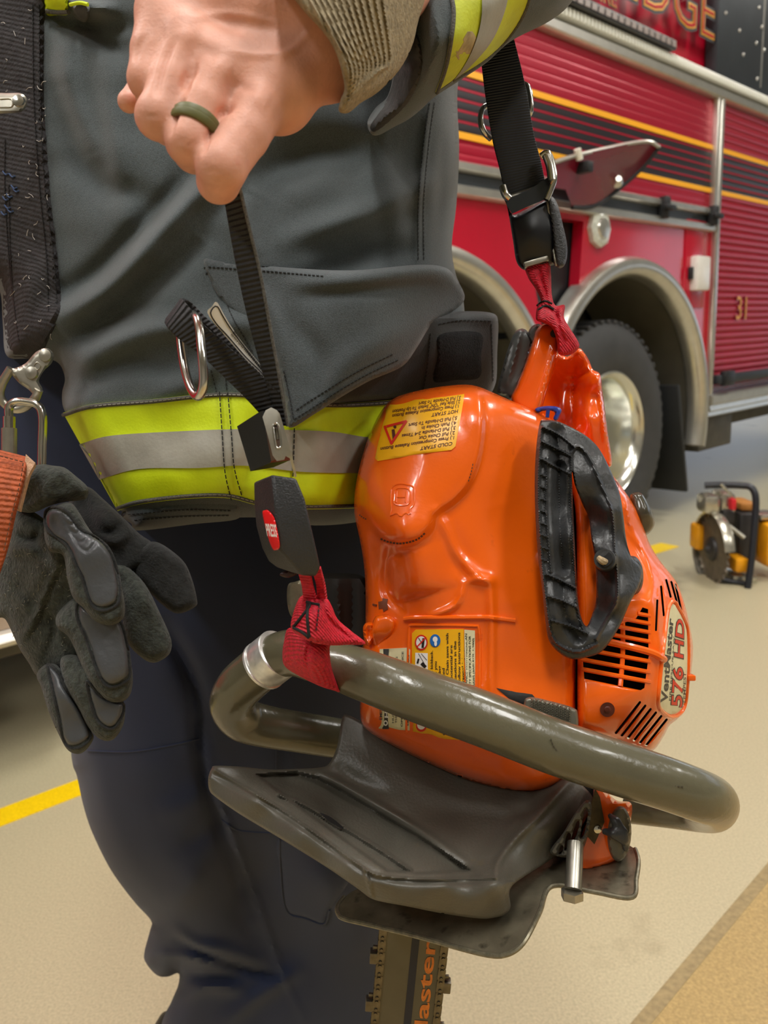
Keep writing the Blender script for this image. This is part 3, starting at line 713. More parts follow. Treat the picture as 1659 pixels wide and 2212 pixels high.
# pocket bellows and flap
pk_ol = [(620, 700), (900, 660), (950, 676), (1004, 672), (1062, 676), (1076, 694), (1074, 760), (1070, 830), (1040, 862), (960, 856), (860, 862), (760, 868), (640, 870)]
pD = TPS([(620, 700, .552), (940, 670, .60), (1070, 690, .645), (1070, 840, .670), (860, 860, .622), (640, 870, .552), (980, 770, .61), (760, 780, .562)])
pk_r = Relief(pk_ol, pD, .07, rim=16, rimd=.012, step=9, strokes=[([(930, 700), (910, 760), (870, 800)], 16, -.006), ([(960, 690), (1060, 692)], 5, .002)], backrim=40)
pocket = obj('pocket', pk_r.mesh(), cloth2, coat_o)
velk = mat('hook_and_loop', (24, 25, 26), rough=1, noise=.5, nscale=500, bump=1, bscale=900)
patch([(950, 722), (1037, 718), (1040, 770), (1036, 816), (985, 822), (936, 824), (944, 770)], pk_r.front, .0022, velk, 'velcro_patch', pocket, step=7, rim=3)
m = M()
for ln in ([(948, 700), (1000, 692), (1062, 694)], [(1062, 700), (1066, 830)], [(930, 720), (922, 800), (912, 850)]): marks(m, ln, off(pk_r.front, .0004), 1.8, 6, 3)
obj('stitching', m, thread, pocket, kind='stuff')
fl_ol = [(440, 562), (500, 566), (620, 578), (760, 584), (900, 572), (962, 578), (988, 606), (1004, 640), (992, 662), (960, 684), (930, 704), (900, 752), (868, 792), (800, 822), (740, 856), (680, 894), (626, 924), (618, 880), (606, 810), (580, 740), (520, 690), (470, 640)]
fD_ = TPS([(440, 562, .5545), (700, 584, .548), (962, 590, .60), (1000, 645, .625), (900, 752, .582), (740, 856, .545), (626, 924, .542), (606, 810, .545), (500, 650, .551), (800, 690, .548)])
fl_r = Relief(fl_ol, fD_, .02, rim=11, rimd=.006, step=7, strokes=[([(640, 610), (760, 606), (900, 588), (975, 600)], 22, .007), ([(660, 640), (780, 630), (930, 620)], 16, -.004), ([(700, 860), (760, 780), (900, 700)], 34, .007), ([(640, 700), (690, 780), (680, 860)], 26, -.005), ([(560, 620), (600, 700), (620, 800)], 16, .004)], backrim=20)
flp = obj('pocket_flap', fl_r.mesh(), mat('flap_cloth', (56, 62, 64), rough=.85, noise=.2, nscale=420, fine=.35, bump=.7, bscale=900, bdist=.0006, sheen=.25), coat_o)
m = M()
for ln in ([(860, 778), (800, 806), (740, 840), (680, 878), (632, 908)], [(848, 766), (790, 794), (730, 828), (672, 864), (634, 890)], [(450, 576), (560, 584), (700, 596)], [(634, 905), (624, 850), (612, 800)]): marks(m, ln, off(fl_r.front, .0004), 1.8, 6, 3)
obj('stitching', m, thread, flp, kind='stuff')
# small lime tab at the chest edge
_, tab = patch([(96, -40), (146, -40), (148, 8), (148, 32), (126, 34), (98, 30)], cF, .008, lime, 'chest_band', step=8)
obj('braid', bead([(98, 24), (124, 27), (148, 26)], cF, .0016, .009, n=4), braid, tab)
_, tb = patch([(160, 8), (182, 2), (196, 16), (186, 48), (164, 40), (154, 22)], cF, .010, cloth2, 'chest_tab', th=.012, rim=6, step=6)
obj('edge_binding', bead([(152, 10), (172, 6), (190, 10)], cF, .0013, .011), lime, tb)

# --- sleeve, wristlet
sD = TPS([(800, -60, .50), (1000, -60, .46), (1240, -60, .50), (840, 130, .49), (960, 80, .455), (810, 280, .53), (1100, 60, .49), (900, 200, .49)])
sl_ol = [(770, -80), (1000, -90), (1290, -90), (1238, 0), (1190, 44), (1105, 88), (1050, 136), (990, 176), (938, 210), (910, 236), (882, 258), (848, 276), (818, 292), (800, 288), (794, 262), (812, 232), (838, 206), (850, 150), (846, 80), (826, 20), (800, -30)]
sl_r = Relief(sl_ol, sD, .15, rim=95, rimd=.06, step=7, backrim=110, strokes=[([(866, 20), (882, 90), (876, 160), (850, 230)], 9, .006), ([(900, 10), (914, 90), (900, 170), (868, 240)], 12, -.006), ([(930, 0), (946, 90), (920, 180)], 12, .005), ([(1150, 60), (1200, 20), (1240, -30)], 16, .008), ([(846, 120), (872, 140), (900, 130)], 12, -.006)], noise=w2)
sleeve = obj('sleeve', sl_r.mesh(), cloth, coat_o)
sF = sl_r.front
sb0 = curve([(962, -40), (976, 20), (970, 90), (958, 150), (940, 200)]); sb3 = curve([(1148, -40), (1140, 10), (1110, 66), (1056, 124), (978, 174)])
sb1 = curve([(1040, -40), (1040, 40), (1020, 110), (985, 168), (950, 196)]); sb2 = curve([(1102, -40), (1092, 20), (1062, 90), (1010, 150), (968, 184)])
_, sb = patch(between(sb0, sb3), sF, .0018, mat('worn_lime_tape', (196, 206, 44), rough=.6, noise=.1, nscale=60, bump=.3, bscale=400, dirt=.34, dscale=50, dcol=(122, 124, 60)), 'reflective_band', sleeve, smooth=False, step=6, rimd=0, rim=2, th=.003)
patch(between(sb1, sb2), sF, .0036, silv, 'grey_stripe', sleeve, smooth=False, step=6, rimd=0, rim=1, th=.002)
for ln, o in ((sb0, 4), (sb3, 0)): obj('braid', bead(A(ln)+[o, 0], sF, .0013, .0018, n=1, step=5), braid, sleeve)
patch([(1003, 72), (1018, 62), (1034, 84), (1022, 122), (1000, 118), (992, 134), (980, 116), (994, 96)], sF, .0022, mat('worn_patch', (170, 152, 112), rough=.8, noise=.3, nscale=200), 'scuffed_patch', sleeve, step=5, th=.002)
patch([(846, 20), (880, 30), (908, 90), (912, 150), (890, 210), (856, 250), (812, 284), (800, 270), (830, 226), (850, 170), (852, 90)], sF, .004, mat('cuff_leather', (52, 50, 48), rough=.75, noise=.35, nscale=120, bump=.7, bscale=300), 'cuff_binding', sleeve, th=.01, rim=9, step=6, strokes=[([(868, 60), (884, 130), (866, 200)], 6, -.003)])
knit = mat('knit_wristlet', (150, 136, 108), rough=.95, noise=.3, nscale=350, bump=1, bscale=700, dirt=.2, dscale=250, dcol=(110, 96, 70))
kD = TPS([(640, -40, .350), (700, 60, .347), (740, 160, .352), (735, 240, .372), (800, -40, .375), (840, 100, .40), (800, 220, .40), (900, 0, .42)])
kn_ol = [(600, -60), (900, -70), (900, 60), (870, 140), (820, 196), (780, 222), (752, 244), (732, 240), (736, 214), (744, 186), (728, 120), (700, 72), (660, 28), (630, -10)]
kst = [([(640+i*17, -60+i*5), (700+i*13, 60+i*4), (742+i*9, 150-i*1), (740+i*7, 232-i*7)], 3.8, .0036, 'c') for i in range(12)]
kn = Relief(kn_ol, kD, .09, rim=26, rimd=.014, step=4.2, strokes=kst, backrim=50)
obj('wristlet', kn.mesh(), knit, sleeve, ang=80)

# --- metal snap hooks on the closure
def hook(pts, d, name='clasp_hook'):
    pass
h1 = Relief([(-60, 204), (20, 201), (46, 202), (58, 214), (56, 232), (40, 243), (-20, 246), (-60, 246)], lambda x, y: np.full(np.shape(x), .560), .006, rim=8, rimd=.003, step=6)
c1 = obj('clasp_hook', h1.mesh(), wsteel, coat_o)
obj('rivet', cyl(W(41, 219, .5605), -FWD, .0042, .002, 20, prof=[(.0044, 0), (.004, .0016), (.001, .0022)]), steel, c1)
m = bead([(0, 214), (24, 214), (26, 230), (0, 232)], lambda x, y: np.full(np.shape(x), .5598), .0005); obj('stamped_frame', m, wsteel, c1)
h2 = Relief([(78, 760), (100, 752), (116, 764), (112, 784), (96, 800), (84, 822), (92, 842), (80, 858), (62, 842), (40, 826), (20, 800), (36, 794), (56, 784)], lambda x, y: np.full(np.shape(x), .572), .006, rim=7, rimd=.003, step=5)
c2 = obj('clasp_hook', h2.mesh(), wsteel, coat_o)
for px, py in ((99, 768), (69, 806)): obj('rivet', cyl(W(px, py, .5722), -FWD, .005, .002, 20, prof=[(.005, 0), (.0044, .0018), (.001, .0026)]), wsteel, c2)
m = bead([(80, 782), (88, 790), (80, 800), (73, 792)], lambda x, y: np.full(np.shape(x), .5718), .0004, closed=True); obj('stamped_frame', m, wsteel, c2)
obj('dee_loop', ptube([(24, 796, .574), (6, 826, .576), (0, 852, .578), (10, 872, .58), (34, 884, .58), (58, 878, .578), (76, 860, .574), (84, 842, .572)], .0032, seg=10), wsteel, c2)

# --- trousers
tD = TPS([(-80, 760, .73), (400, 760, .70), (880, 780, .78), (-60, 1000, .74), (150, 1000, .71), (400, 1000, .70), (700, 1000, .71), (900, 1000, .78), (160, 1650, .80), (330, 1650, .74), (480, 1650, .75), (620, 1650, .74), (820, 1650, .80), (240, 1900, .84), (420, 1900, .79), (560, 1900, .84), (700, 1900, .80), (860, 1900, .86),
           (320, 2050, .92), (460, 2050, .87), (620, 2050, .90), (760, 2050, .87), (880, 2050, .92), (380, 2300, .99), (520, 2300, .95), (700, 2300, .98), (840, 2300, 1.0), (420, 2700, 1.3), (800, 2700, 1.3)], 1e-4)
tr_ol = [(-90, 520), (300, 600), (880, 780), (900, 980), (880, 1300), (884, 1700), (890, 2000), (884, 2240), (860, 2700), (430, 2700), (380, 2320), (348, 2225), (372, 2160), (385, 2128), (386, 2102), (362, 2110), (338, 2106), (314, 2078), (312, 2056), (324, 2010), (326, 1988), (290, 1948), (240, 1880), (200, 1800), (180, 1740), (166, 1676), (155, 1640), (140, 1500), (90, 1330), (30, 1180), (-70, 1040)]
tst = [([(440, 1560), (460, 1680), (500, 1800), (560, 1960), (610, 2100), (660, 2212)], 7, .006), ([(425, 1560), (446, 1700), (486, 1820), (540, 1970)], 16, -.012), ([(360, 1360), (420, 1480), (436, 1600)], 20, -.02), ([(380, 2006), (420, 2040), (480, 2050), (560, 2076)], 14, .012), ([(385, 2030), (440, 2060), (520, 2090), (600, 2110)], 10, -.014), ([(330, 2060), (420, 2070), (500, 2078)], 12, .012),
       ([(380, 2100), (440, 2112), (520, 2110)], 12, -.012), ([(400, 2150), (450, 2130), (520, 2140)], 16, .012), ([(480, 2212), (560, 2150), (640, 2100)], 18, .012), ([(390, 1830), (440, 1800), (480, 1760)], 24, -.006), ([(340, 1760), (400, 1740), (460, 1700)], 30, .006), ([(440, 1880), (400, 1930), (360, 1940)], 30, .007), ([(520, 1900), (510, 1960), (560, 2040)], 20, -.006), ([(620, 1560), (610, 1650), (630, 1800)], 12, -.005), ([(700, 1900), (760, 1980), (800, 2060)], 30, .008)]
tr = Relief(tr_ol, tD, .20, rim=60, rimd=.05, step=9, strokes=tst, backrim=130, noise=wob(21, .0022, 110))
tro = obj('trousers', tr.mesh(), navy, P_, ang=60)
tF = tr.front
# cargo pocket edges and seams as raised cloth beads
obj('pocket_seam', bead([(604, 1812), (606, 1880), (618, 1966), (660, 1984), (700, 1996), (712, 1966)], off(tF, .003), .0008), navy, tro)
pkt = Relief([(604, 1810), (700, 1800), (760, 1880), (712, 1965), (700, 1998), (660, 1984), (618, 1968), (606, 1880)], off(tF, .003), .006, rim=5, rimd=.003, step=8)
obj('cargo_pocket', pkt.mesh(), navy, tro)
for ln in ([(480, 1770), (510, 1792), (560, 1798), (640, 1800)], [(600, 1560), (596, 1680), (600, 1780)], [(190, 1622), (280, 1624), (360, 1612), (430, 1596)]): obj('seam', bead(ln, tF, .0009, .0002), navy, tro)
# boot toe
bt = Relief([(328, 2240), (342, 2200), (358, 2184), (372, 2200), (372, 2300), (340, 2340)], lambda x, y: np.full(np.shape(x), 1.02), .08, rim=16, rimd=.03, step=8)
obj('boot', bt.mesh(), blk, P_)

# --- hand (one continuous skin)
skin = mat('skin', (222, 162, 140), rough=.5, noise=.10, nscale=70, sss=.12, bump=.35, bscale=600, bdist=.0006, spec=.4, dirt=.28, dscale=45, dcol=(214, 134, 118))
d0 = .372
fing = lambda pts, k=.003: ([(x, y, d, r) for x, y, d, r in pts], k)
hand_ch = [
    fing([(980, -150, .53, 66), (820, 0, .437, 82), (700, 90, .40, 108)], .012),                       # forearm and wrist
    fing([(700, 90, .40, 108), (560, 40, .39, 108), (400, 10, .392, 88)], .012),                            # back of the hand
    fing([(690, 130, .395, 62), (600, 200, .385, 84), (520, 190, .383, 82)], .010),                       # heel under the little finger
    fing([(580, 170, .385, 74), (480, 150, .377, 62), (400, 90, .377, 60), (345, 30, .38, 50)], .010),           # knuckle row
    fing([(350, 20, .382, 50), (325, 110, .374, 42), (318, 172, .372, 40)], .004), fing([(318, 172, .372, 40), (330, 205, .386, 36), (360, 190, .402, 34)], .003),
    fing([(402, 95, .376, 54), (372, 180, .368, 47), (342, 252, .364, 47)], .0035), fing([(342, 252, .364, 47), (366, 270, .380, 42), (410, 240, .40, 38)], .003),
    fing([(478, 150, .374, 54), (440, 230, .366, 48), (408, 306, .362, 48)], .0035), fing([(408, 306, .362, 48), (420, 326, .374, 46), (450, 300, .395, 40)], .003),
    fing([(575, 205, .377, 60), (530, 290, .367, 52), (478, 362, .360, 52)], .0035), fing([(478, 362, .360, 52), (472, 392, .368, 46), (488, 384, .388, 38)], .003),
    fing([(420, 60, .41, 60), (330, 170, .41, 36), (279, 219, .398, 23), (276, 220, .396, 22)], .006)]                                  # thumb behind
hst = [([(340, 200), (356, 130), (378, 88)], 8, -.0022), ([(398, 198), (404, 170), (420, 150)], 9, -.0026), ([(472, 250), (482, 240), (500, 232)], 8, -.0026), ([(396, 215), (380, 250), (366, 290)], 5, -.0022), ([(472, 258), (452, 290), (438, 330)], 5, -.0022), ([(322, 70), (300, 100), (296, 130)], 6, -.001),
       ([(380, 72), (400, 82), (420, 92)], 26, .0016), ([(455, 142), (480, 150), (500, 160)], 26, .0018), ([(545, 200), (565, 210), (585, 222)], 26, .0014), ([(500, 110), (560, 120), (640, 110)], 8, .0009), ([(420, 40), (500, 30), (600, 50)], 9, .0009), ([(600, 130), (650, 90), (690, 40)], 8, .0008),
       ([(420, 96), (450, 110), (470, 122)], 14, -.0012), ([(500, 180), (530, 190), (545, 196)], 12, -.001)]
for cx_, cy_, ax_, n_ in ((458, 366, .45, 3), (505, 252, .5, 4), (402, 306, .6, 2), (325, 250, .7, 2)):
    for i in range(n_):
        o = (i-(n_-1)/2)*7; dx, dy = -math.sin(ax_)*o*-1, math.cos(ax_)*o
        hst.append(([(cx_+dx*.3-20, cy_+dy-3), (cx_+dx*.3, cy_+dy+2), (cx_+dx*.3+20, cy_+dy+1)], 1.8, -.00035))
for i in range(7): hst.append(([(490+i*8, 228-i*3), (506+i*8, 246-i*2), (524+i*8, 262-i*1)], 2.2, -.0003))
body = obj('hand', blob(hand_ch, .00125, strokes=hst, it=3), skin, P_, ang=80)
ringm = mat('olive_silicone', (98, 98, 52), rough=.5, noise=.05, nscale=90)
rg = [(409+46*math.cos(t)*1.0+8*math.sin(t), 276+30*math.cos(t)*.62+22*math.sin(t), .357+.012*(1-math.sin(t))*.9-.0) for t in np.linspace(0, 2*math.pi, 25)[:-1]]
# ring lies square to the finger: centre on the finger axis
ca = W(440, 230, .366); cb = W(408, 306, .362); axf = (cb-ca)/np.linalg.norm(cb-ca); cc = ca+(cb-ca)*.55; e1 = np.cross(axf, FWD); e1 /= np.linalg.norm(e1); e2 = np.cross(axf, e1)
S = []
for t in np.linspace(0, 2*math.pi, 49)[:-1]:
    u = math.cos(t)*e1+math.sin(t)*e2; r0 = .0103
    S.append([cc+u*(r0+a)+axf*b for a, b in ((0, -.0034), (.0010, -.0032), (.0015, -.0022), (.0013, -.0003), (.0018, .0002), (.0018, .0024), (.0012, .0033), (0, .0035))])
obj('ring', loft(S, closed=True), ringm, body)

# ================================================================== gloves, carabiner, orange strap
suede = mat('grey_suede', (54, 58, 52), rough=.95, noise=.45, nscale=260, bump=1, bscale=480, bdist=.0014, sheen=.12, dirt=.2, dscale=180, dcol=(104, 104, 94))
suede_d = mat('seam_and_shade_suede', (32, 33, 32), rough=.95, noise=.35, nscale=240, bump=.9, bscale=480, bdist=.001, sheen=.1)  # dark pad seams; on the rear glove, shade put into the colour
leath = mat('smooth_grey_leather', (72, 74, 77), rough=.36, noise=.1, nscale=50, bump=.45, bscale=220, bdist=.001)
const = lambda d: (lambda x, y: np.full(np.shape(x), float(d)))
G = root('work_glove', tuple(W(130, 1300, .56)-[0, 0, .12]), 'grey suede work glove with smooth leather finger pads, hanging in front', 'glove', 'work gloves hanging from the coat')
Z2 = lambda pts: [(x/3.16, 950+y/3.16) for x, y in pts]
def rel(name, ol, d, th, rim, rimd, k, par, step=7, strokes=(), nz=None, **kw):
    r = Relief(ol, TPS(d, 1e-4) if isinstance(d, list) else d, th, rim=rim, rimd=rimd, step=step, strokes=strokes, noise=nz, backrim=rim*1.3); return r, obj(name, r.mesh(), k, par, ang=70, **kw)
gw = wob(31, .0016, 16)
gbody, gb_o = rel('glove_body', Z2([(-60, 830), (10, 780), (30, 690), (80, 500), (200, 480), (330, 560), (460, 640), (560, 900), (620, 1200), (600, 1480), (460, 1600), (330, 1620), (250, 1610), (200, 1530), (130, 1420), (40, 1230), (-30, 1180)]), [(0, 1150, .545), (100, 1150, .520), (150, 1300, .522), (20, 1300, .545), (90, 1400, .535), (180, 1420, .53), (100, 1230, .518)], .05, 30, .018, suede, G, nz=gw,
    strokes=[(Z2([(430, 850), (330, 1060), (260, 1240), (140, 1430)]), 4, -.004), (Z2([(400, 850), (300, 1060), (230, 1240), (120, 1420)]), 8, .004), (Z2([(120, 640), (200, 680), (300, 640)]), 9, -.006), (Z2([(60, 760), (160, 740), (260, 760)]), 12, .006), (Z2([(300, 560), (240, 700), (330, 800)]), 10, -.005), (Z2([(60, 1050), (160, 1120), (200, 1200)]), 12, .004), (Z2([(340, 1200), (380, 1280), (300, 1500)]), 8, -.004)])
rel('cuff_roll', Z2([(100, 460), (110, 330), (180, 210), (270, 168), (360, 176), (440, 190), (520, 250), (596, 320), (600, 380), (570, 410), (440, 425), (330, 455), (250, 490), (180, 498)]), [(40, 1080, .520), (110, 1040, .505), (180, 1060, .515), (100, 1095, .508)], .05, 22, .016, suede, G, nz=gw)
def digit(ol, pad, d, par, th=.026, rim=17, wr=(), pk=leath, sk=suede):
    D = TPS(d, 1e-4); r, o = rel('finger', Z2(ol), D, th, rim, th*.42, sk, par, step=5, nz=lambda x, y: gw(x*1.3, y*1.3)*.5)
    if pad:
        q = Relief(Z2(pad), lambda x, y: r.D(x, y)-.0022, .012, rim=11, rimd=.0042, step=3.5, strokes=wr, backrim=14); obj('leather_pad', q.mesh(), pk, o, ang=70)
        L = A(crom(Z2(pad), 5, True)); c = L.mean(0); L2 = c+(L-c)*1.05
        obj('edge_seam', bead([tuple(p) for p in L2[::3]], lambda x, y: r.front(x, y), .0011, .0002, closed=True, n=3, step=4), suede_d, o)
    return r, o
digit([(250, 1600), (320, 1530), (410, 1560), (500, 1780), (600, 1960), (640, 2030), (590, 2115), (530, 2145), (460, 2115), (400, 2010), (330, 1850), (285, 1700)], [(330, 1550), (400, 1600), (440, 1700), (540, 1850), (606, 1990), (600, 2040), (540, 2088), (470, 2085), (430, 2020), (400, 1880), (360, 1700)], [(90, 1450, .525), (140, 1500, .516), (180, 1600, .520), (200, 1580, .524)], G)
digit([(410, 1520), (450, 1470), (540, 1480), (640, 1600), (740, 1740), (840, 1780), (852, 1900), (820, 1990), (760, 2052), (680, 2042), (600, 1960), (530, 1830), (440, 1680)], [(600, 1660), (680, 1740), (750, 1780), (832, 1800), (832, 1870), (790, 1950), (740, 1965), (680, 1930), (640, 1850)], [(140, 1420, .518), (190, 1480, .510), (240, 1560, .513), (260, 1580, .517)], G)
digit([(385, 1200), (440, 1130), (520, 1080), (640, 1120), (790, 1200), (870, 1430), (906, 1600), (892, 1730), (830, 1792), (750, 1792), (680, 1740), (600, 1640), (540, 1500), (470, 1350), (390, 1280)], [(545, 1130), (640, 1180), (740, 1200), (816, 1250), (860, 1400), (880, 1580), (850, 1640), (760, 1675), (700, 1640), (660, 1560), (600, 1380), (535, 1230)], [(130, 1320, .512), (190, 1330, .504), (240, 1450, .500), (280, 1500, .506)], G, th=.028)
wr = [(Z2([(600+i*34-160, 610+i*60-40), (520+i*34, 640+i*60), (600+i*34, 560+i*60)]), 3.2, -.0012) for i in range(-3, 3)]
digit([(300, 640), (320, 500), (400, 440), (480, 430), (530, 480), (610, 610), (700, 720), (780, 860), (840, 1050), (852, 1180), (820, 1240), (740, 1268), (640, 1232), (570, 1150), (500, 1080), (460, 950), (430, 790), (340, 760)], [(330, 500), (400, 476), (480, 520), (560, 620), (690, 700), (760, 800), (800, 950), (806, 1060), (780, 1120), (700, 1150), (640, 1130), (600, 1070), (570, 960), (520, 850), (460, 720), (360, 650), (322, 580)], [(110, 1130, .508), (150, 1120, .498), (200, 1200, .490), (240, 1300, .490)], G, th=.028, wr=wr)
# lint hairs on the suede
m = M(); rr = np.random.default_rng(8)
for i in range(90):
    x, y = rr.uniform(10, 175), rr.uniform(1150, 1420)
    if not inside(A([[x, y]]), gbody.ol)[0]: continue
    a = rr.uniform(0, 6.28); l = rr.uniform(3, 8); L = A([(x, y), (x+l*math.cos(a)*.5+1, y+l*math.sin(a)*.5-1), (x+l*math.cos(a), y+l*math.sin(a))]); m.merge(tube(W(L[:, 0], L[:, 1], gbody.front(L[:, 0], L[:, 1])-.001), .0002, seg=3, smooth=False))
obj('suede_fibre', m, mat('pale_fibre', (128, 126, 112), rough=.9), gb_o, kind='stuff')

G2 = root('work_glove', tuple(W(300, 1250, .60)-[0, 0, .1]), 'second grey suede glove, behind the first one, mostly coloured darker as shade', 'glove', 'work gloves hanging from the coat')
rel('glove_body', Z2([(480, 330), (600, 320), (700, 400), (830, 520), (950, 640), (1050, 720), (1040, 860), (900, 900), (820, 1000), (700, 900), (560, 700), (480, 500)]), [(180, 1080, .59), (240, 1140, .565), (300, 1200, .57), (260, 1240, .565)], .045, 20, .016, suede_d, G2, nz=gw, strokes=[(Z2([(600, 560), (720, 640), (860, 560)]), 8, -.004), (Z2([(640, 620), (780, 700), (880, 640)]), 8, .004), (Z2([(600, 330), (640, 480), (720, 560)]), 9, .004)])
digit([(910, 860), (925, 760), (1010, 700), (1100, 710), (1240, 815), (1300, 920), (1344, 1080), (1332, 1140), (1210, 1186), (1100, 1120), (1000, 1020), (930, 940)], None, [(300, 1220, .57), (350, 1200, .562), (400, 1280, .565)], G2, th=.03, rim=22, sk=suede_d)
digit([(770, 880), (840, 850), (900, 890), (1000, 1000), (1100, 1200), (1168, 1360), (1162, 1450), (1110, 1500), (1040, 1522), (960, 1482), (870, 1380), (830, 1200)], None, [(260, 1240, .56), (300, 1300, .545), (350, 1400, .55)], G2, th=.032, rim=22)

B = root('carabiner', tuple(W(60, 930, .56)), 'large steel carabiner hanging from the coat hook at the left edge', 'carabiner')
cb_p = [(20, 905), (20, 880), (34, 868), (58, 868), (82, 876), (92, 900), (91, 960), (88, 1020), (70, 1050), (40, 1052), (22, 1030), (20, 1000)]
obj('spine', ptube([(x, y, .562) for x, y in cb_p], .0036, seg=14, n=8, asp=.8), steel, B, ang=60)
g = obj('gate', ptube([(20, 1000, .562), (20, 900, .562)], .0042, seg=14, smooth=False), steel, B)
obj('locking_sleeve', ptube([(20, 985, .562), (20, 925, .562)], .0052, seg=18, smooth=False), wsteel, g)
oweb = mat('orange_webbing', (176, 84, 42), rough=.75, noise=.25, nscale=260, bump=.8, bscale=600, rib=.9, ribscale=90, ribuv='X', dirt=.2, dscale=90, dcol=(140, 80, 50))
O = root('glove_strap', tuple(W(20, 1100, .5)), 'worn orange webbing glove strap at the left edge beside the carabiner', 'strap')
st = obj('webbing', strap([(-60, 962, .502, 60, 992, .502), (-62, 1010, .490, 54, 1030, .488), (-66, 1090, .484, 36, 1100, .482), (-70, 1170, .484, 18, 1180, .484), (-80, 1260, .49, -4, 1250, .49)], .1, .004, n=10), oweb, O)
m = M(); ofn = lambda dx: TPS([(0, 960, .502), (60, 990, .504), (30, 1100, .488), (0, 1240, .499)], 1e-4)
marks(m, [(50, 1000), (44, 1040), (26, 1110), (8, 1190)], const(.4790), 2.2, 7, 4); marks(m, [(0, 985), (50, 998)], const(.490), 2.2, 7, 4)
obj('stitching', m, mat('brown_thread', (92, 66, 48), rough=.9), st, kind='stuff')
obj('frayed_edge', strap([(56, 984, .500, 78, 1004, .500), (50, 1030, .495, 62, 1036, .495), (34, 1100, .488, 44, 1104, .488)], .1, .005, n=8), mat('faded_webbing', (214, 172, 140), rough=.9, noise=.2, nscale=400, bump=1, bscale=700), O)

# ================================================================== carrying sling
S_ = root('carrying_sling', tuple(W(620, 900, .45)), 'black webbing carrying sling with seat-belt style buckles and red loops tied to the chainsaw', 'sling')
web = mat('black_webbing', (30, 30, 33), rough=.6, noise=.2, nscale=300, bump=.5, bscale=900, rib=1.0, ribscale=120, ribuv='X')
webn = mat('navy_black_webbing', (16, 18, 24), rough=.55, noise=.15, nscale=300, rib=.6, ribscale=160, ribuv='X')
rweb = mat('red_webbing', (208, 22, 48), rough=.6, noise=.22, nscale=300, bump=.9, bscale=800, rib=.8, ribscale=150, ribuv='X')
rweb2 = mat('red_webbing_knot', (208, 22, 48), rough=.6, noise=.3, nscale=500, bump=1, bscale=700, rib=1, ribscale=230)
plas = mat('black_textured_plastic', (42, 43, 45), rough=.42, noise=.08, nscale=60, bump=.8, bscale=900, bdist=.0005)
plas_s = mat('black_smooth_plastic', (34, 35, 36), rough=.3, noise=.05, nscale=60)
bt_red = mat('red_button', (236, 22, 26), rough=.3)
white = mat('white_print', (244, 240, 236), rough=.5)
black = mat('black_print', (26, 22, 20), rough=.5)
w1_ = obj('front_webbing', strap([(470, 345, .385, 505, 335, .383), (482, 410, .387, 516, 396, .383), (497, 500, .395, 538, 490, .391), (514, 590, .404, 560, 580, .400), (534, 680, .413, 577, 670, .409), (558, 770, .423, 594, 764, .419), (586, 860, .433, 612, 858, .429), (604, 918, .440, 622, 918, .437)], .1, .0022, n=12), web, S_)
m = tube(W(A([515, 538, 560, 577, 594, 611, 621]), A([392, 490, 580, 670, 764, 858, 920]), A([.381, .3895, .3985, .4075, .4175, .4275, .436])), .0009, seg=6)
obj('selvedge', m, mat('grey_selvedge', (92, 92, 92), rough=.8, noise=.5, nscale=900), w1_)
tl = obj('tail_webbing', strap([(558, 890, .437, 612, 878, .437), (531, 861, .434, 595, 846, .434), (487, 818, .430, 555, 800, .430), (432, 766, .424, 494, 748, .424), (388, 734, .420, 440, 700, .420), (362, 708, .420, 402, 654, .422), (360, 694, .428, 396, 646, .430), (374, 686, .436, 412, 652, .438), (400, 712, .438, 444, 684, .438), (452, 764, .437, 504, 738, .437), (520, 830, .440, 570, 806, .440), (572, 884, .443, 610, 866, .443)], .1, .0026, n=9), web, S_)
m = M(); marks(m, [(430, 690), (500, 752), (560, 806), (600, 850)], const(.4215), 3, 6, 3); obj('edge_thread', m, thread, tl, kind='stuff')
obj('dee_ring', tube(W(*A([(404, 684, .430), (416, 680, .424), (428, 698, .414), (436, 760, .408), (440, 816, .408), (436, 846, .410), (426, 856, .414), (412, 838, .420), (400, 800, .427), (392, 750, .432), (390, 715, .435), (396, 694, .434)]).T), .0024, seg=14, closed=True, n=8), steel, S_, ang=80)
tgo = [(448, 675), (458, 662), (468, 652), (484, 680), (500, 706), (524, 740), (549, 771), (580, 808), (594, 832), (595, 842), (590, 847), (583, 840), (566, 812), (530, 776), (490, 730), (466, 702)]
tD_ = TPS([(448, 675, .4135), (468, 652, .4175), (500, 706, .426), (549, 771, .4325), (595, 842, .437), (530, 776, .4315), (480, 710, .4245)], 1e-4)
tg = obj('care_tag', plate(tgo, tD_, .0006, step=6, smooth=True), mat('white_tag', (244, 242, 236), rough=.45), S_)
m = M()
m.merge(bead([(455, 676), (468, 661), (482, 684), (500, 712), (548, 776), (580, 814), (589, 834), (582, 832), (566, 806), (530, 770), (492, 726), (468, 700)], tD_, .00035, .0003, closed=True)); write(m, '.com', quadmap([(470, 700), (540, 778), (528, 790), (458, 712)]), .02, .55, .45, .16, tD_, bold=.02, mi=0, off=.0004)
for k in range(3): marks(m, [(500+k*3, 722-k*3), (534+k*3, 762-k*3), (570+k*2, 806-k*3)], tD_, 1.4, 3, 1.6)
obj('tag_print', m, black, tg, fix=False, kind='stuff')
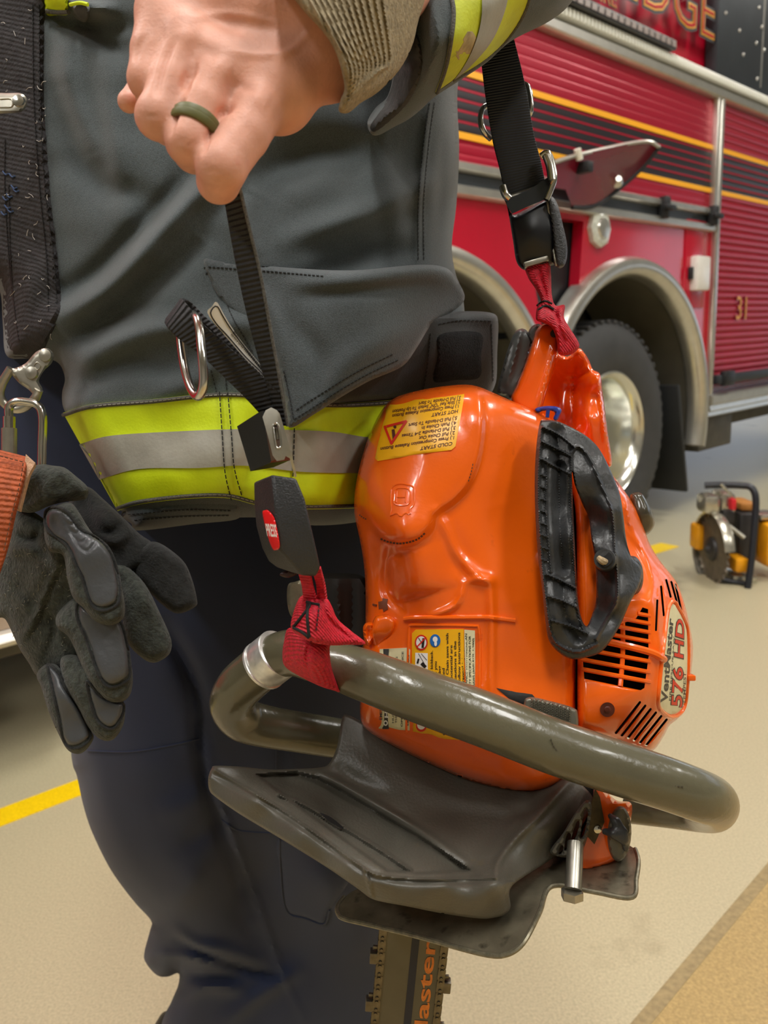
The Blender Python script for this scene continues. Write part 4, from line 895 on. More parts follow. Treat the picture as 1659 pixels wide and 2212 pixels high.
# tongue: plastic cap and steel plate
tp = obj('tongue_cap', loft([[W(*q) for q in r] for r in ([(512, 921, .432), (560, 890, .424), (566, 888, .4235), (586, 996, .426), (583, 1000, .4265), (541, 1018, .434)], [(540, 910, .452), (596, 880, .448), (602, 880, .448), (628, 980, .448), (627, 994, .449), (590, 1010, .454)])]), plas_s, S_, ang=20)
plo = [(574, 886), (586, 880), (598, 886), (604, 893), (614, 926), (631, 984), (641, 1028), (637, 1032), (626, 990), (617, 985), (614, 993), (598, 996), (589, 984), (578, 940), (567, 901)]
pD_ = TPS([(574, 886, .424), (600, 888, .4225), (600, 995, .4215), (630, 984, .424), (641, 1030, .430)], 1e-4)
tpl = obj('steel_tongue', plate(plo, pD_, .0028, holes=[[(590, 922), (595, 916), (601, 919), (607, 960), (602, 968), (596, 963)]], smooth=False), wsteel, S_)
obj('slot_rim', bead([(590, 922), (595, 916), (601, 919), (607, 960), (602, 968), (596, 963)], pD_, .0007, 0, closed=True, n=4, step=3), steel, tpl)
obj('slot_spring', ptube([(598, 926, .426), (600, 950, .426)], .0018, seg=10, smooth=False), wsteel, tpl)
# buckle body with two visible faces
bo = [(546, 1040), (560, 1028), (586, 1021), (602, 1018), (644, 1032), (651, 1044), (672, 1135), (693, 1222), (693, 1236), (680, 1246), (660, 1245), (642, 1232), (622, 1240), (600, 1228), (577, 1210), (562, 1170), (552, 1130), (549, 1090)]
bD = TPS([(548, 1040, .437), (590, 1024, .420), (645, 1036, .424), (552, 1130, .440), (598, 1100, .4195), (668, 1130, .424), (577, 1205, .445), (603, 1184, .424), (622, 1206, .424), (690, 1225, .430), (670, 1244, .432), (622, 1238, .442)], 1e-5)
class _F: pass
bk_r = _F(); bk_r.front = bD
bsec = []
for L_, R_, Q_, t in (((548, 1042, .436), (588, 1024, .421), (640, 1034, .423), .020), ((549, 1090, .437), (595, 1092, .4185), (658, 1078, .4225), .024), ((553, 1136, .439), (599, 1140, .4185), (672, 1138, .4235), .024), ((566, 1184, .443), (603, 1186, .4215), (684, 1190, .427), .022), ((580, 1212, .445), (623, 1208, .4235), (692, 1226, .430), .018), ((598, 1226, .447), (654, 1244, .430), (682, 1245, .432), .014)):
    bsec.append([W(*L_), W((L_[0]+R_[0])/2-1, (L_[1]+R_[1])/2, (L_[2]+R_[2])/2-.0012), W(*R_), W(*Q_), W(Q_[0]-4, Q_[1], Q_[2]+t), W(L_[0]+22, L_[1]-2, L_[2]+t*.8)])
bkm = loft(bsec); bk = obj('buckle', bkm, plas, S_, ang=20)
md = bk.modifiers.new('bevel', 'BEVEL'); md.width = .0012; md.segments = 2; md.limit_method = 'ANGLE'; md.angle_limit = math.radians(25)
bD = TPS([(548, 1042, .436), (588, 1024, .421), (549, 1090, .437), (595, 1092, .4185), (553, 1136, .439), (599, 1140, .4185), (566, 1184, .443), (603, 1186, .4215), (572, 1110, .4271), (578, 1160, .4285)], 1e-6)
bk_r.front = off(bD, .001)
br = Relief([(567, 1107), (573, 1102), (580, 1103), (592, 1118), (599, 1146), (604, 1174), (603, 1184), (598, 1188), (590, 1187), (582, 1170), (573, 1138)], off(bk_r.front, .0012), .004, rim=5, rimd=.0016, step=2.5)
pb = obj('press_button', br.mesh(), bt_red, bk)
m = M(); write(m, 'PRESS', quadmap([(573, 1131), (596, 1133), (599, 1160), (577, 1157)]), .0, 1., 1., 1., off(br.front, .0002), mi=0, bold=.02, width=.98); obj('button_print', m, white, pb, fix=False, kind='stuff')
obj('buckle_mouth', Relief([(606, 1238), (622, 1232), (640, 1226), (642, 1240), (622, 1248), (606, 1244)], const(.446), .006, rim=3, rimd=.001, step=4).mesh(), mat('dark_maroon_plastic', (50, 20, 20), rough=.5), bk)
# red loop at the front
RL = obj('red_loop', strap([(643, 1230, .442, 670, 1232, .440), (652, 1262, .448, 676, 1264, .446), (656, 1290, .455, 684, 1294, .452)], .1, .0022), rweb, S_)
obj('loop_leg', strap([(674, 1230, .440, 693, 1226, .438), (684, 1262, .450, 701, 1260, .447), (686, 1296, .455, 706, 1292, .452)], .1, .0022), rweb, RL)
kr = Relief([(648, 1290), (668, 1284), (690, 1288), (706, 1292), (718, 1312), (730, 1338), (760, 1364), (790, 1390), (752, 1393), (712, 1394), (676, 1388), (644, 1372), (628, 1356), (634, 1322)], TPS([(650, 1290, .456), (704, 1292, .454), (670, 1330, .438), (640, 1350, .445), (700, 1370, .442), (788, 1390, .468), (730, 1350, .458)], 1e-5), .02, rim=14, rimd=.007, step=4, strokes=[([(700, 1300), (712, 1340), (760, 1380)], 4, -.003), ([(660, 1290), (672, 1300), (700, 1300)], 3, -.002), ([(716, 1330), (740, 1356), (776, 1384)], 5, .002)])
kn_o = obj('knot', kr.mesh(), rweb2, RL)
wr_ = Relief([(626, 1356), (613, 1388), (610, 1420), (616, 1440), (642, 1458), (690, 1482), (722, 1492), (738, 1497), (728, 1478), (716, 1440), (712, 1400), (716, 1388), (676, 1384)], TPS([(626, 1360, .480), (612, 1420, .492), (660, 1400, .462), (664, 1440, .466), (700, 1420, .460), (716, 1400, .464), (700, 1470, .476), (738, 1497, .496), (642, 1456, .490)], 1e-5), .03, rim=12, rimd=.009, step=4, strokes=[([(668, 1388), (662, 1420), (668, 1466)], 4, -.003), ([(676, 1388), (690, 1392), (712, 1396)], 3, -.0025), ([(650, 1390), (640, 1420), (650, 1454)], 6, .001)])
obj('loop_wrap', wr_.mesh(), rweb2, RL)
obj('loop_stitching', bead([(634, 1354), (668, 1310), (664, 1302)], kr.front, .0009, .0006).merge(bead([(664, 1306), (664, 1340), (668, 1376)], kr.front, .0009, .0006)).merge(bead([(634, 1356), (650, 1364), (668, 1378)], kr.front, .0009, .0006)).merge(bead([(662, 1300), (676, 1304), (690, 1306)], kr.front, .0009, .0006)).merge(marks(M(), [(690, 1306), (686, 1340), (682, 1370)], kr.front, 2.4, 7, 3, th=.001)), thread, kn_o)
# rear webbing over the shoulder
obj('rear_webbing', strap([(1020, 20, .585, 1090, 8, .585), (1036, 110, .59, 1113, 94, .59), (1048, 205, .592, 1136, 190, .592), (1063, 300, .594, 1153, 288, .594), (1079, 366, .595, 1169, 350, .595), (1092, 425, .596, 1178, 396, .596)], .1, .003, n=12), webn, S_)
for pts in ([(1056, 226, .60), (1042, 236, .598), (1038, 262, .597), (1046, 286, .598), (1060, 300, .602)], [(1128, 180, .60), (1140, 188, .598), (1146, 214, .597), (1145, 244, .598), (1132, 250, .602)]): obj('steel_ring', ptube(pts, .0022, seg=10), steel, S_)
fr = obj('adapter_frame', plate([(1084, 410), (1092, 420), (1104, 426), (1140, 412), (1170, 392), (1182, 384), (1190, 398), (1190, 424), (1180, 430), (1140, 446), (1106, 462), (1096, 446), (1086, 424)], const(.590), .005), mat('dark_steel', (60, 64, 68), rough=.35, metal=.7), S_)
for pts, r in (([(1168, 338, .588), (1182, 330, .586), (1192, 350, .586), (1197, 384, .586), (1190, 408, .586), (1180, 432, .587)], .0024), ([(1180, 336, .584), (1188, 360, .584), (1192, 390, .584)], .0030), ([(1086, 404, .589), (1092, 420, .587), (1100, 428, .588)], .003)): obj('chrome_edge', ptube(pts, r, seg=10), steel, fr)
rb = Relief([(1092, 426), (1106, 462), (1140, 450), (1182, 430), (1194, 460), (1200, 520), (1200, 566), (1190, 574), (1160, 578), (1134, 584), (1116, 566), (1108, 520), (1100, 470)], TPS([(1100, 440, .600), (1180, 436, .594), (1150, 500, .590), (1116, 560, .602), (1198, 566, .598)], 1e-4), .02, rim=9, rimd=.006, step=5)
rbo = obj('rear_buckle', rb.mesh(), mat('dark_navy_plastic', (18, 21, 28), rough=.35), S_)
sd_ = Relief([(1182, 432), (1194, 425), (1206, 446), (1216, 486), (1225, 528), (1224, 560), (1216, 577), (1202, 576), (1196, 540), (1190, 490)], const(.588), .026, rim=8, rimd=.007, step=4.5)
obj('buckle_side', sd_.mesh(), plas, rbo)
obj('side_edge', bead([(1183, 436), (1190, 490), (1196, 540), (1202, 574)], off(sd_.front, -.002), .0012, .001), wsteel, rbo)
R2 = Relief([(1134, 576), (1152, 567), (1184, 559), (1190, 590), (1192, 636), (1200, 660), (1220, 659), (1218, 684), (1228, 704), (1248, 736), (1251, 750), (1240, 762), (1222, 768), (1206, 764), (1202, 734), (1192, 708), (1172, 697), (1158, 690), (1160, 664), (1168, 650), (1158, 626), (1142, 602)], TPS([(1140, 580, .600), (1186, 562, .597), (1178, 640, .590), (1170, 680, .582), (1210, 700, .578), (1230, 756, .582), (1200, 664, .588)], 1e-5), .03, rim=9, rimd=.008, step=4,
    strokes=[([(1164, 574), (1172, 610), (1182, 648)], 3.5, -.003), ([(1166, 660), (1190, 668), (1212, 700)], 4, -.003), ([(1200, 664), (1206, 700), (1222, 740)], 3.5, -.003), ([(1172, 690), (1196, 684), (1216, 720)], 5, .002), ([(1150, 580), (1162, 610), (1174, 640)], 4, .0015)])
obj('red_loop', R2.mesh(), rweb2, S_)
m = M()
for ln in ([(1160, 660), (1176, 650), (1192, 656)], [(1162, 670), (1178, 660), (1196, 668)], [(1146, 574), (1162, 570), (1180, 566)]): m.merge(bead(ln, R2.front, .0008, .0004))
obj('loop_stitching', m, thread, S_, kind='stuff')
obj('webbing_keeper', boxm(W(1158, 566, .597), A([RGT*.96+UPV*.28, FWD, UPV*.96-RGT*.28]), (.0095, .002, .002), .0006), wsteel, S_)

# ================================================================== chainsaw
K = root('chainsaw', tuple(W(980, 1900, .56)), 'orange chainsaw with olive wrap handle, hanging bar-down from the red loops', 'chainsaw')
org = mat('orange_housing', (252, 104, 12), rough=.26, coat=.5, noise=.06, nscale=12, bump=.12, bscale=300, dirt=.26, dscale=70, dcol=(200, 76, 16), spec=.5)
org2 = mat('orange_painted_cast', (250, 98, 14), rough=.2, coat=.8, noise=.05, nscale=14, dirt=.2, dscale=60, dcol=(170, 56, 18))
olive = mat('olive_rubber_grip', (92, 88, 69), rough=.25, noise=.12, nscale=20, bump=.25, bscale=240, dirt=.24, dscale=40, dcol=(76, 70, 54), coat=.25)
guard_k = mat('dark_olive_plastic', (84, 81, 72), rough=.42, noise=.1, nscale=24, bump=.3, bscale=500, dirt=.3, dscale=60, dcol=(104, 90, 66))
gblk = mat('black_ribbed_plastic', (54, 55, 56), rough=.36, noise=.25, nscale=60, bump=.5, bscale=260, dirt=.25, dscale=60, dcol=(86, 82, 72))
dark = mat('dark_engine', (26, 24, 22), rough=.6, noise=.3, nscale=60)
plate_k = mat('oily_steel_plate', (132, 124, 104), rough=.36, metal=.6, noise=.35, nscale=50, bump=.4, bscale=200, dirt=.35, dscale=70, dcol=(50, 44, 34))
ylab = mat('yellow_label', (250, 184, 18), rough=.35, noise=.04, nscale=60)
cream = mat('cream_label', (228, 220, 178), rough=.4, noise=.05, nscale=90, dirt=.2, dscale=120, dcol=(180, 165, 120))
pred = mat('red_print', (222, 40, 20), rough=.45); pblue = mat('blue_print', (30, 110, 190), rough=.45); pgrey = mat('grey_print', (60, 58, 56), rough=.5)
# inner mass so that gaps between housings show the engine
obj('crankcase', Relief([(800, 960), (1000, 900), (1180, 960), (1300, 1060), (1390, 1190), (1440, 1240), (1474, 1300), (1484, 1380), (1470, 1500), (1446, 1556), (1404, 1610), (1330, 1592), (1250, 1690), (1000, 1660), (820, 1560), (800, 1300)], TPS([(800, 1000, .60), (1000, 1300, .575), (1240, 1300, .575), (1420, 1400, .61), (1200, 1650, .56), (860, 1550, .58), (1400, 1590, .592), (1450, 1540, .605)], 1e-4), .045, rim=14, rimd=.008, step=24).mesh(), dark, K)
# --- top cover
cov_ol = [(1000, 831), (940, 837), (880, 850), (846, 864), (822, 890), (802, 930), (788, 968), (774, 1020), (766, 1070), (766, 1110), (774, 1150), (782, 1190), (788, 1240), (790, 1300), (789, 1350), (784, 1400), (781, 1470), (779, 1550), (800, 1582), (860, 1616), (930, 1650), (1010, 1684), (1090, 1706), (1150, 1713), (1184, 1706), (1214, 1684), (1236, 1640), (1246, 1580), (1245, 1500), (1243, 1400), (1243, 1200), (1240, 1060), (1230, 960), (1200, 914), (1160, 890), (1110, 868), (1060, 846), (1032, 835)]
covD = TPS([(1000, 840, .558), (850, 870, .568), (900, 930, .542), (1000, 930, .537), (800, 1000, .560), (900, 1050, .529), (770, 1100, .560), (860, 1140, .524), (940, 1090, .526), (1040, 900, .538), (1120, 900, .556), (1100, 1050, .540), (1200, 1050, .562), (1200, 950, .572), (1060, 1250, .521), (1150, 1250, .528), (1240, 1250, .545), (800, 1250, .556), (900, 1230, .531), (980, 1220, .526), (800, 1400, .545), (900, 1380, .530), (1000, 1400, .524), (1060, 1400, .521), (1150, 1400, .521), (1240, 1400, .530), (790, 1540, .545), (950, 1550, .524), (1060, 1580, .517), (1180, 1560, .514), (1240, 1560, .520), (870, 1620, .545), (1040, 1690, .535), (1180, 1700, .532)], 2e-5)
cst = [([(1036, 836), (1040, 900), (1034, 970), (1014, 1035), (980, 1078), (945, 1102)], 8, .0048), ([(1032, 800), (1036, 900), (1030, 970), (1008, 1036), (976, 1076), (944, 1104), (930, 1140), (900, 1166), (868, 1172), (830, 1166), (806, 1140), (790, 1116), (760, 1104), (700, 1100)], 8, .0075, 's'),
       ([(946, 1108), (966, 1150), (990, 1200), (1030, 1242), (1060, 1256)], 12, .0045), ([(880, 1190), (900, 1250), (912, 1290)], 58, .011), ([(960, 1130), (990, 1200), (1010, 1240)], 22, -.003), ([(1002, 1262), (990, 1300), (966, 1318), (930, 1330)], 7, .0035), ([(1058, 1250), (1062, 1330), (1062, 1420), (1062, 1520)], 9, .0035), ([(1006, 1256), (1036, 1252), (1054, 1256)], 8, .003),
       ([(840, 1180), (834, 1230), (836, 1280), (868, 1320)], 9, -.004), ([(800, 1160), (826, 1260), (850, 1300)], 14, -.003), ([(1080, 1090), (1110, 1200), (1120, 1300)], 40, -.003), ([(1100, 1500), (1100, 1600), (1080, 1680)], 30, .003), ([(930, 1520), (930, 1600)], 20, .002)]
cov = Relief(cov_ol, covD, .05, rim=34, rimd=.022, step=5.5, strokes=cst, backrim=60, noise=wob(41, .0003, 60), power=.5)
covo = obj('top_cover', cov.mesh(), org, K, ang=60)
_px, _py = np.meshgrid(np.arange(755, 1250, 3.), np.arange(825, 1720, 3.)); _cc = cov.front(_px, _py)
def vF(x, y):
    x, y = np.broadcast_arrays(A(x, float), A(y, float)); i = np.clip((x-755)/3, 0, _cc.shape[1]-1.001); j = np.clip((y-825)/3, 0, _cc.shape[0]-1.001)
    a = i.astype(int); b = j.astype(int); u = i-a; v = j-b
    return (_cc[b, a]*(1-u)+_cc[b, a+1]*u)*(1-v)+(_cc[b+1, a]*(1-u)+_cc[b+1, a+1]*u)*v
# embossed crowned H mark
m = bead([(850, 1050), (862, 1045), (880, 1047), (894, 1054), (895, 1080), (892, 1094), (886, 1100), (886, 1112), (876, 1108), (866, 1116), (857, 1108), (844, 1114), (846, 1100), (845, 1080), (846, 1060)], vF, .0007, 0, closed=True)
m.merge(bead([(854, 1058), (866, 1054), (884, 1058), (886, 1078), (882, 1090), (864, 1092), (852, 1088), (852, 1072)], vF, .0006, 0, closed=True))
for ln in ([(858, 1062), (856, 1086)], [(878, 1062), (876, 1086)], [(857, 1074), (877, 1074)]): m.merge(bead(ln, vF, .0006, 0))
obj('embossed_emblem', m, org, covo)
obj('scuff_marks', marks(marks(M(), [(822, 1164), (840, 1171), (868, 1174), (900, 1166), (920, 1150)], vF, 4, 5, 2, th=.0002), [(1012, 1040), (1018, 1020), (1022, 1000)], vF, 2, 4, 3, th=.0002).merge(marks(M(), [(776, 1112), (784, 1118), (792, 1122)], vF, 3, 3, 2, th=.0002)), mat('dark_scuff', (96, 60, 44), rough=.8), covo, kind='stuff')
m = bead([(873, 1338), (900, 1335), (1000, 1334), (1060, 1334), (1112, 1340)], vF, .0018, .0004); obj('rib', m, org, covo)
m = bead([(884, 1352), (900, 1350), (1020, 1352), (1034, 1360), (1037, 1420), (1036, 1500)], vF, .0011, 0).merge(bead([(884, 1354), (882, 1400), (878, 1580)], vF, .0011, 0)); obj('label_frame', m, org, covo)
rp = Relief([(808, 1336), (822, 1328), (842, 1328), (856, 1342), (852, 1366), (838, 1384), (822, 1400), (808, 1396), (800, 1370)], TPS([(820, 1330, .536), (850, 1350, .534), (820, 1395, .545), (810, 1360, .534)], 1e-4), .02, rim=12, rimd=.008, step=5)
pt = obj('filler_boss', rp.mesh(), org, covo)
rp2 = Relief([(784, 1360), (790, 1346), (806, 1346), (808, 1370), (802, 1392), (790, 1392)], const(.540), .02, rim=6, rimd=.005, step=5, strokes=[([(796, 1356), (798, 1380)], 6, -.004)]); obj('spring_clip', rp2.mesh(), org, pt)
icon = mat('brown_print', (120, 58, 24), rough=.6)
obj('choke_icon', plate([(817, 1300), (826, 1298), (826, 1292), (838, 1294), (836, 1302), (838, 1316), (828, 1322), (826, 1314), (818, 1316)], off(vF, .0006), .0008).merge(bead([(806, 1306), (814, 1308)], vF, .0008, .0003)), icon, covo)
# --- instruction label (upside down as in the photograph)
q1 = quadmap([(986, 968), (811, 996), (838, 874), (1003, 850)])
lab = [(816, 996), (860, 989), (920, 979), (975, 972), (984, 964), (990, 930), (997, 890), (1002, 862), (1003, 851), (960, 857), (900, 863), (842, 874), (834, 884), (826, 920), (815, 965), (810, 990)]
m = plate(lab, off(vF, .0010), .0012, step=6); 
L1 = [('COLD START', .06, .13, .4), ('1.) Press Compression Release Button', .05, .235, .92), ('2.) Pull Choke Out', .05, .325, .45), ('3.) Pull D-Handle 2-4 Times', .05, .415, .68), ('4.) Push Choke In', .05, .505, .44), ('5.) Pull D-Handle To Start', .05, .595, .62),
      ('HOT START', .05, .72, .34), ('1.) Press Compression Release Button', .05, .81, .86), ('2.) Slide Red "ON" Switch To Up Position', .04, .89, .88), ('3.) Pull D-Handle To Start', .04, .965, .55)]
for t, x, y, wd2 in L1: write(m, t, q1, x, y, .062, .75, vF, off=.0012, width=wd2, bold=.022)
def ribbon2(m, pts, w, D, o, mi, closed=True):
    P = A(pts, float); n = len(P); k = n if closed else n-1
    for i in range(k*6):
        a0_, b0_ = P[i//6], P[(i//6+1) % n]; a = a0_+(b0_-a0_)*(i % 6)/6; b = a0_+(b0_-a0_)*(i % 6+1)/6; t = (b-a)/np.linalg.norm(b-a); nn = A([-t[1], t[0]])*w/2; Q = A([a-nn-t*w*.3, b-nn+t*w*.3, b+nn+t*w*.3, a+nn-t*w*.3]); m.add(W(Q[:, 0], Q[:, 1], D(Q[:, 0], Q[:, 1])-o), [[0, 1, 2, 3]], mi)
def disc2(m, c, r, D, o, mi, asp=1., n=20):
    a = np.linspace(0, 2*math.pi, n+1)[:-1]; x = c[0]+r*np.cos(a)*asp; y = c[1]+r*np.sin(a); m.add(W(x, y, D(x, y)-o), [list(range(n))], mi)
ribbon2(m, [(831, 922), (877, 910), (845, 958)], 5, vF, .0016, 2)
disc2(m, (853, 922), 3.2, vF, .0015, 1); m.add(W(A([848, 855, 852, 846]), A([948, 947, 927, 928]), vF(A([848, 855, 852, 846]), A([948, 947, 927, 928]))-.0015), [[0, 1, 2, 3]], 1)
obj('start_label', m, [ylab, mat('label_ink', (84, 30, 14), rough=.6), pred], covo, fix=False, ang=60)
# --- kickback warning label
q2 = quadmap([(892, 1580), (892, 1360), (1028, 1362), (1030, 1600)])   # reading bottom to top
wl = [(898, 1360), (960, 1359), (1002, 1359), (1003, 1480), (1006, 1600), (960, 1596), (892, 1580), (889, 1480), (890, 1368)]
m = plate(wl, off(vF, .0007), .0012, step=8)
wt = ['WARNING Beware kickback.', 'Do not use saw unless you', 'for ordinary cutting', 'techniques and specialized', 'guard against kickback. Chain saws with', 'this high kickback potential are', 'subject to safety precautions in the', 'manual. Failure to follow instructions', 'can cause serious personal injury.']
for i, t in enumerate(wt):
    x0 = 1.0-[.20, .30, .34, .36, .03, .14, .10, .02, .16][i]; ln = len(t)*.0245
    write(m, t, q2, x0-ln, .315+i*.062, .04, .9, vF, off=.0010, width=ln, bold=.02)
fill2(m, [(1003, 1360), (1026, 1362), (1030, 1600), (1006, 1598)], vF, .0010, 3)
for i, t in enumerate(['THIS SAW IS IN ACCORDANCE WITH AMERICAN', 'NATIONAL STANDARD SAFETY SPECIFICATIONS FOR', 'GASOLINE POWERED CHAIN SAWS (ANSI B175. 1-2000)']): write(m, t, q2, .02-.02*i, .86+i*.058, .034, .9, vF, off=.0013, width=.95, bold=.01)
for c, mi in (((910, 1388), 2), ((940, 1384), 4)): disc2(m, c, 17 if mi == 2 else 14, vF, .0011, mi, .82); disc2(m, c, 13.5 if mi == 2 else 12.5, vF, .0013, 5 if mi == 2 else 4, .82)
ribbon2(m, [(900, 1398), (920, 1377)], 2.6, vF, .0018, 2, False); ribbon2(m, [(904, 1378), (914, 1394)], 1.5, vF, .0015, 1, False); ribbon2(m, [(915, 1380), (913, 1398)], 5, vF, .0015, 1, False)
disc2(m, (940, 1381), 6, vF, .0015, 5, .9); disc2(m, (941, 1390), 6, vF, .0016, 5, .5)
fill2(m, [(897, 1410), (924, 1411), (924, 1446), (897, 1444)], vF, .0011, 5)
ribbon2(m, [(902, 1432), (904, 1424)], 4, vF, .0014, 1, False); ribbon2(m, [(912, 1434), (918, 1440)], 7, vF, .0014, 1, False); ribbon2(m, [(904, 1412), (918, 1436)], 1.2, vF, .0014, 1, False); ribbon2(m, [(910, 1412), (922, 1426)], 1.2, vF, .0014, 1, False)
disc2(m, (910, 1568), 13, vF, .0011, 2, .9); disc2(m, (910, 1566), 10, vF, .0013, 5, .9)
obj('warning_label', m, [ylab, black, pred, cream, pblue, white], covo, fix=False, ang=60)
q3 = quadmap([(817, 1578), (820, 1400), (886, 1400), (884, 1582)])
m = plate([(820, 1402), (882, 1399), (886, 1404), (885, 1500), (885, 1578), (818, 1574), (818, 1490)], off(vF, .0007), .0012, step=8)
fill2(m, [(828, 1402), (840, 1402), (840, 1575), (826, 1575)], vF, .0012, 1)
write(m, 'EMISSION CONTROL', q3, .13, .12, .09, 1, vF, off=.001, width=.62, mi=1)
write(m, 'Husqvarna', q3, .16, .32, .12, 1, vF, off=.0014, width=.5, mi=2, bold=.03); disc2(m, (833, 1562), 6, vF, .0014, 2, .8); disc2(m, (833, 1562), 3, vF, .0016, 1, .8)
for i, (t, x, w_) in enumerate([('HUSQVARNA AB SWEDEN', .1, .78), ('THIS ENGINE MEETS US EPA PH2', .1, .8), ('PER CALIFORNIA REGS', .2, .6), ('OPERATE PER MAINTENANCE', .06, .9), ('SEE MANUAL FOR PARTS', .14, .7), ('EMISSION PERIOD: 300 HRS', .08, .84)]): write(m, t, q3, x, .5+i*.095, .06, 1, vF, off=.001, width=w_, mi=1)
obj('emission_label', m, [cream, pgrey, white], covo, fix=False, ang=60)
# --- starter housing with real vent openings
st_ol = [(1172, 893), (1200, 912), (1240, 938), (1276, 968), (1306, 1004), (1340, 1048), (1362, 1080), (1384, 1120), (1402, 1172), (1426, 1212), (1450, 1242), (1466, 1268), (1480, 1310), (1488, 1345), (1496, 1390), (1495, 1430), (1489, 1480), (1480, 1526), (1464, 1552), (1446, 1566), (1432, 1592), (1408, 1622), (1370, 1612), (1320, 1596), (1262, 1578), (1248, 1560), (1247, 1400), (1246, 1200), (1240, 1080), (1210, 960), (1180, 916)]
stD = TPS([(1180, 900, .585), (1240, 1000, .572), (1250, 1200, .545), (1250, 1400, .534), (1250, 1560, .520), (1330, 1100, .566), (1340, 1250, .546), (1340, 1400, .532), (1340, 1550, .524), (1400, 1400, .535), (1420, 1500, .540), (1416, 1300, .552), (1385, 1150, .590), (1440, 1260, .580), (1460, 1400, .575), (1490, 1400, .605), (1480, 1520, .598), (1450, 1550, .575), (1405, 1615, .575), (1300, 1000, .585), (1440, 1400, .552)], 2e-5)
def slot(a, b, w):
    a, b = A(a, float), A(b, float); t = (b-a)/np.linalg.norm(b-a); n = A([-t[1], t[0]])*w/2; return [tuple(a-n), tuple(a-t*w*.35), tuple(a+n), tuple(b+n), tuple(b+t*w*.35), tuple(b-n)]
holes = []
vp = [(1388, 1312), (1400, 1316), (1401, 1420), (1392, 1486), (1384, 1491), (1262, 1466), (1259, 1422), (1300, 1394), (1336, 1350), (1374, 1336)]
holes.append(vp)
for a, b in [((1420, 1296), (1417, 1362)), ((1428, 1266), (1434, 1330)), ((1439, 1252), (1449, 1290)), ((1450, 1256), (1462, 1300)), ((1459, 1262), (1474, 1330))]: holes.append(slot(a, b, 4.5))
for k in range(6): holes.append(slot((1383+k*11.5, 1516+k*7.5), (1330+k*13, 1584+k*5.4), 5))
sst = [([(1246, 940), (1300, 1010), (1350, 1080), (1390, 1170)], 10, .003), ([(1350, 1070), (1360, 1130), (1392, 1190), (1420, 1235)], 5, .004), ([(1340, 1130), (1380, 1180), (1410, 1250), (1404, 1300)], 5, .003), ([(1410, 1290), (1424, 1380), (1428, 1440), (1418, 1540), (1440, 1562)], 9, .004), ([(1340, 1300), (1390, 1296), (1406, 1320)], 8, .002),
       ([(1396, 1410), (1420, 1416), (1432, 1426)], 4, .003), ([(1486, 1350), (1492, 1430), (1482, 1520)], 4, .003)]+[([(1423+k*11, 1262+abs(k-2)*6-6), (1432+k*10, 1320)], 3, .002) for k in range(5)]
sth = Relief(st_ol, stD, .075, rim=22, rimd=.014, step=5.5, strokes=sst, holes=[], backrim=30)
class _SH(Relief): pass
vv_, ff_ = tri2d(sth.ol, [A(h) for h in holes], 5.5)
fr_ = sth.front(vv_[:, 0], vv_[:, 1]); e_ = np.where(inside(vv_, sth.ol), segdist(vv_, sth.ol, True)[0], 0); bb_ = fr_+.005+.05*np.clip(e_/60, 0, 1)*0
m = M(); nV = len(vv_); m.add(np.vstack([W(vv_[:, 0], vv_[:, 1], fr_), W(vv_[:, 0], vv_[:, 1], bb_)]), [list(q) for q in ff_]+[[i+nV for i in reversed(q)] for q in ff_]+[[b, a, a+nV, b+nV] for a, b in bedges(ff_)])
sho = obj('starter_housing', m, org, K, ang=50)
sF_ = sth.front
obj('housing_rim', loft([[W(x, y, float(d)) for x, y, d in ((px, py, dd_), (px+.5, py+.5, dd_+.04), (px*.97+1330*.03, py*.97+1280*.03, dd_+.04), (px*.97+1330*.03, py*.97+1280*.03, dd_+.006))] for (px, py), dd_ in zip(sth.ol[::2], sF_(sth.ol[::2, 0], sth.ol[::2, 1]))], closed=True), org, sho)
vent_r = []
for y in (1330, 1347, 1366, 1386, 1429, 1452, 1473):
    x0 = 1258 if y > 1400 else (1300 if y > 1380 else (1318 if y > 1360 else (1340 if y > 1340 else 1376))); y0_ = y-(1402-x0)*.19
    vent_r.append(bead([(x0, y0_), (1403, y)], sF_, .0015, -.0005, seg=6))
for v_ in vent_r: obj('vent_bar', v_, org, sho)
obj('vent_bar', bead([(1270, 1378), (1330, 1390), (1402, 1408), (1434, 1424)], sF_, .0026, 0, seg=8), org, sho)
obj('vent_post', bead([(1345, 1342), (1345, 1410), (1340, 1482)], sF_, .0017, -.002, seg=6), org, sho)
ov = [(1454, 1304), (1462, 1314), (1474, 1336), (1483, 1362), (1485, 1410), (1484, 1460), (1480, 1510), (1470, 1534), (1451, 1543), (1434, 1534), (1423, 1516), (1426, 1470), (1431, 1420), (1436, 1380), (1443, 1322)]
m = plate(resample(crom(ov, 3, True), 6), off(sF_, .0012), .0012, step=6)
q4 = quadmap([(1421, 1528), (1443, 1312), (1484, 1330), (1482, 1534)])
write(m, 'VentMaster', q4, .05, .32, .24, .2, sF_, off=.0016, width=.86, mi=1, bold=.03)
write(m, '576 HD', q4, .02, .86, .4, .2, sF_, off=.0018, width=.92, mi=1, bold=.05); write(m, '576 HD', q4, .025, .85, .38, .2, sF_, off=.0022, width=.91, mi=2, bold=.015)
write(m, 'FIRE RESCUE SAW', q4, .08, .44, .06, .2, sF_, off=.0016, width=.66, mi=1); write(m, 'TEMPEST', q4, .06, .985, .1, .2, sF_, off=.0016, width=.34, mi=1)
obj('name_label', m, [cream, pgrey, pred], sho, fix=False, ang=60)
obj('label_rim', bead([tuple(c) for c in (A(ov)-[1456, 1420])*1.05+[1456, 1420]], sF_, .0016, 0, closed=True), org, sho)
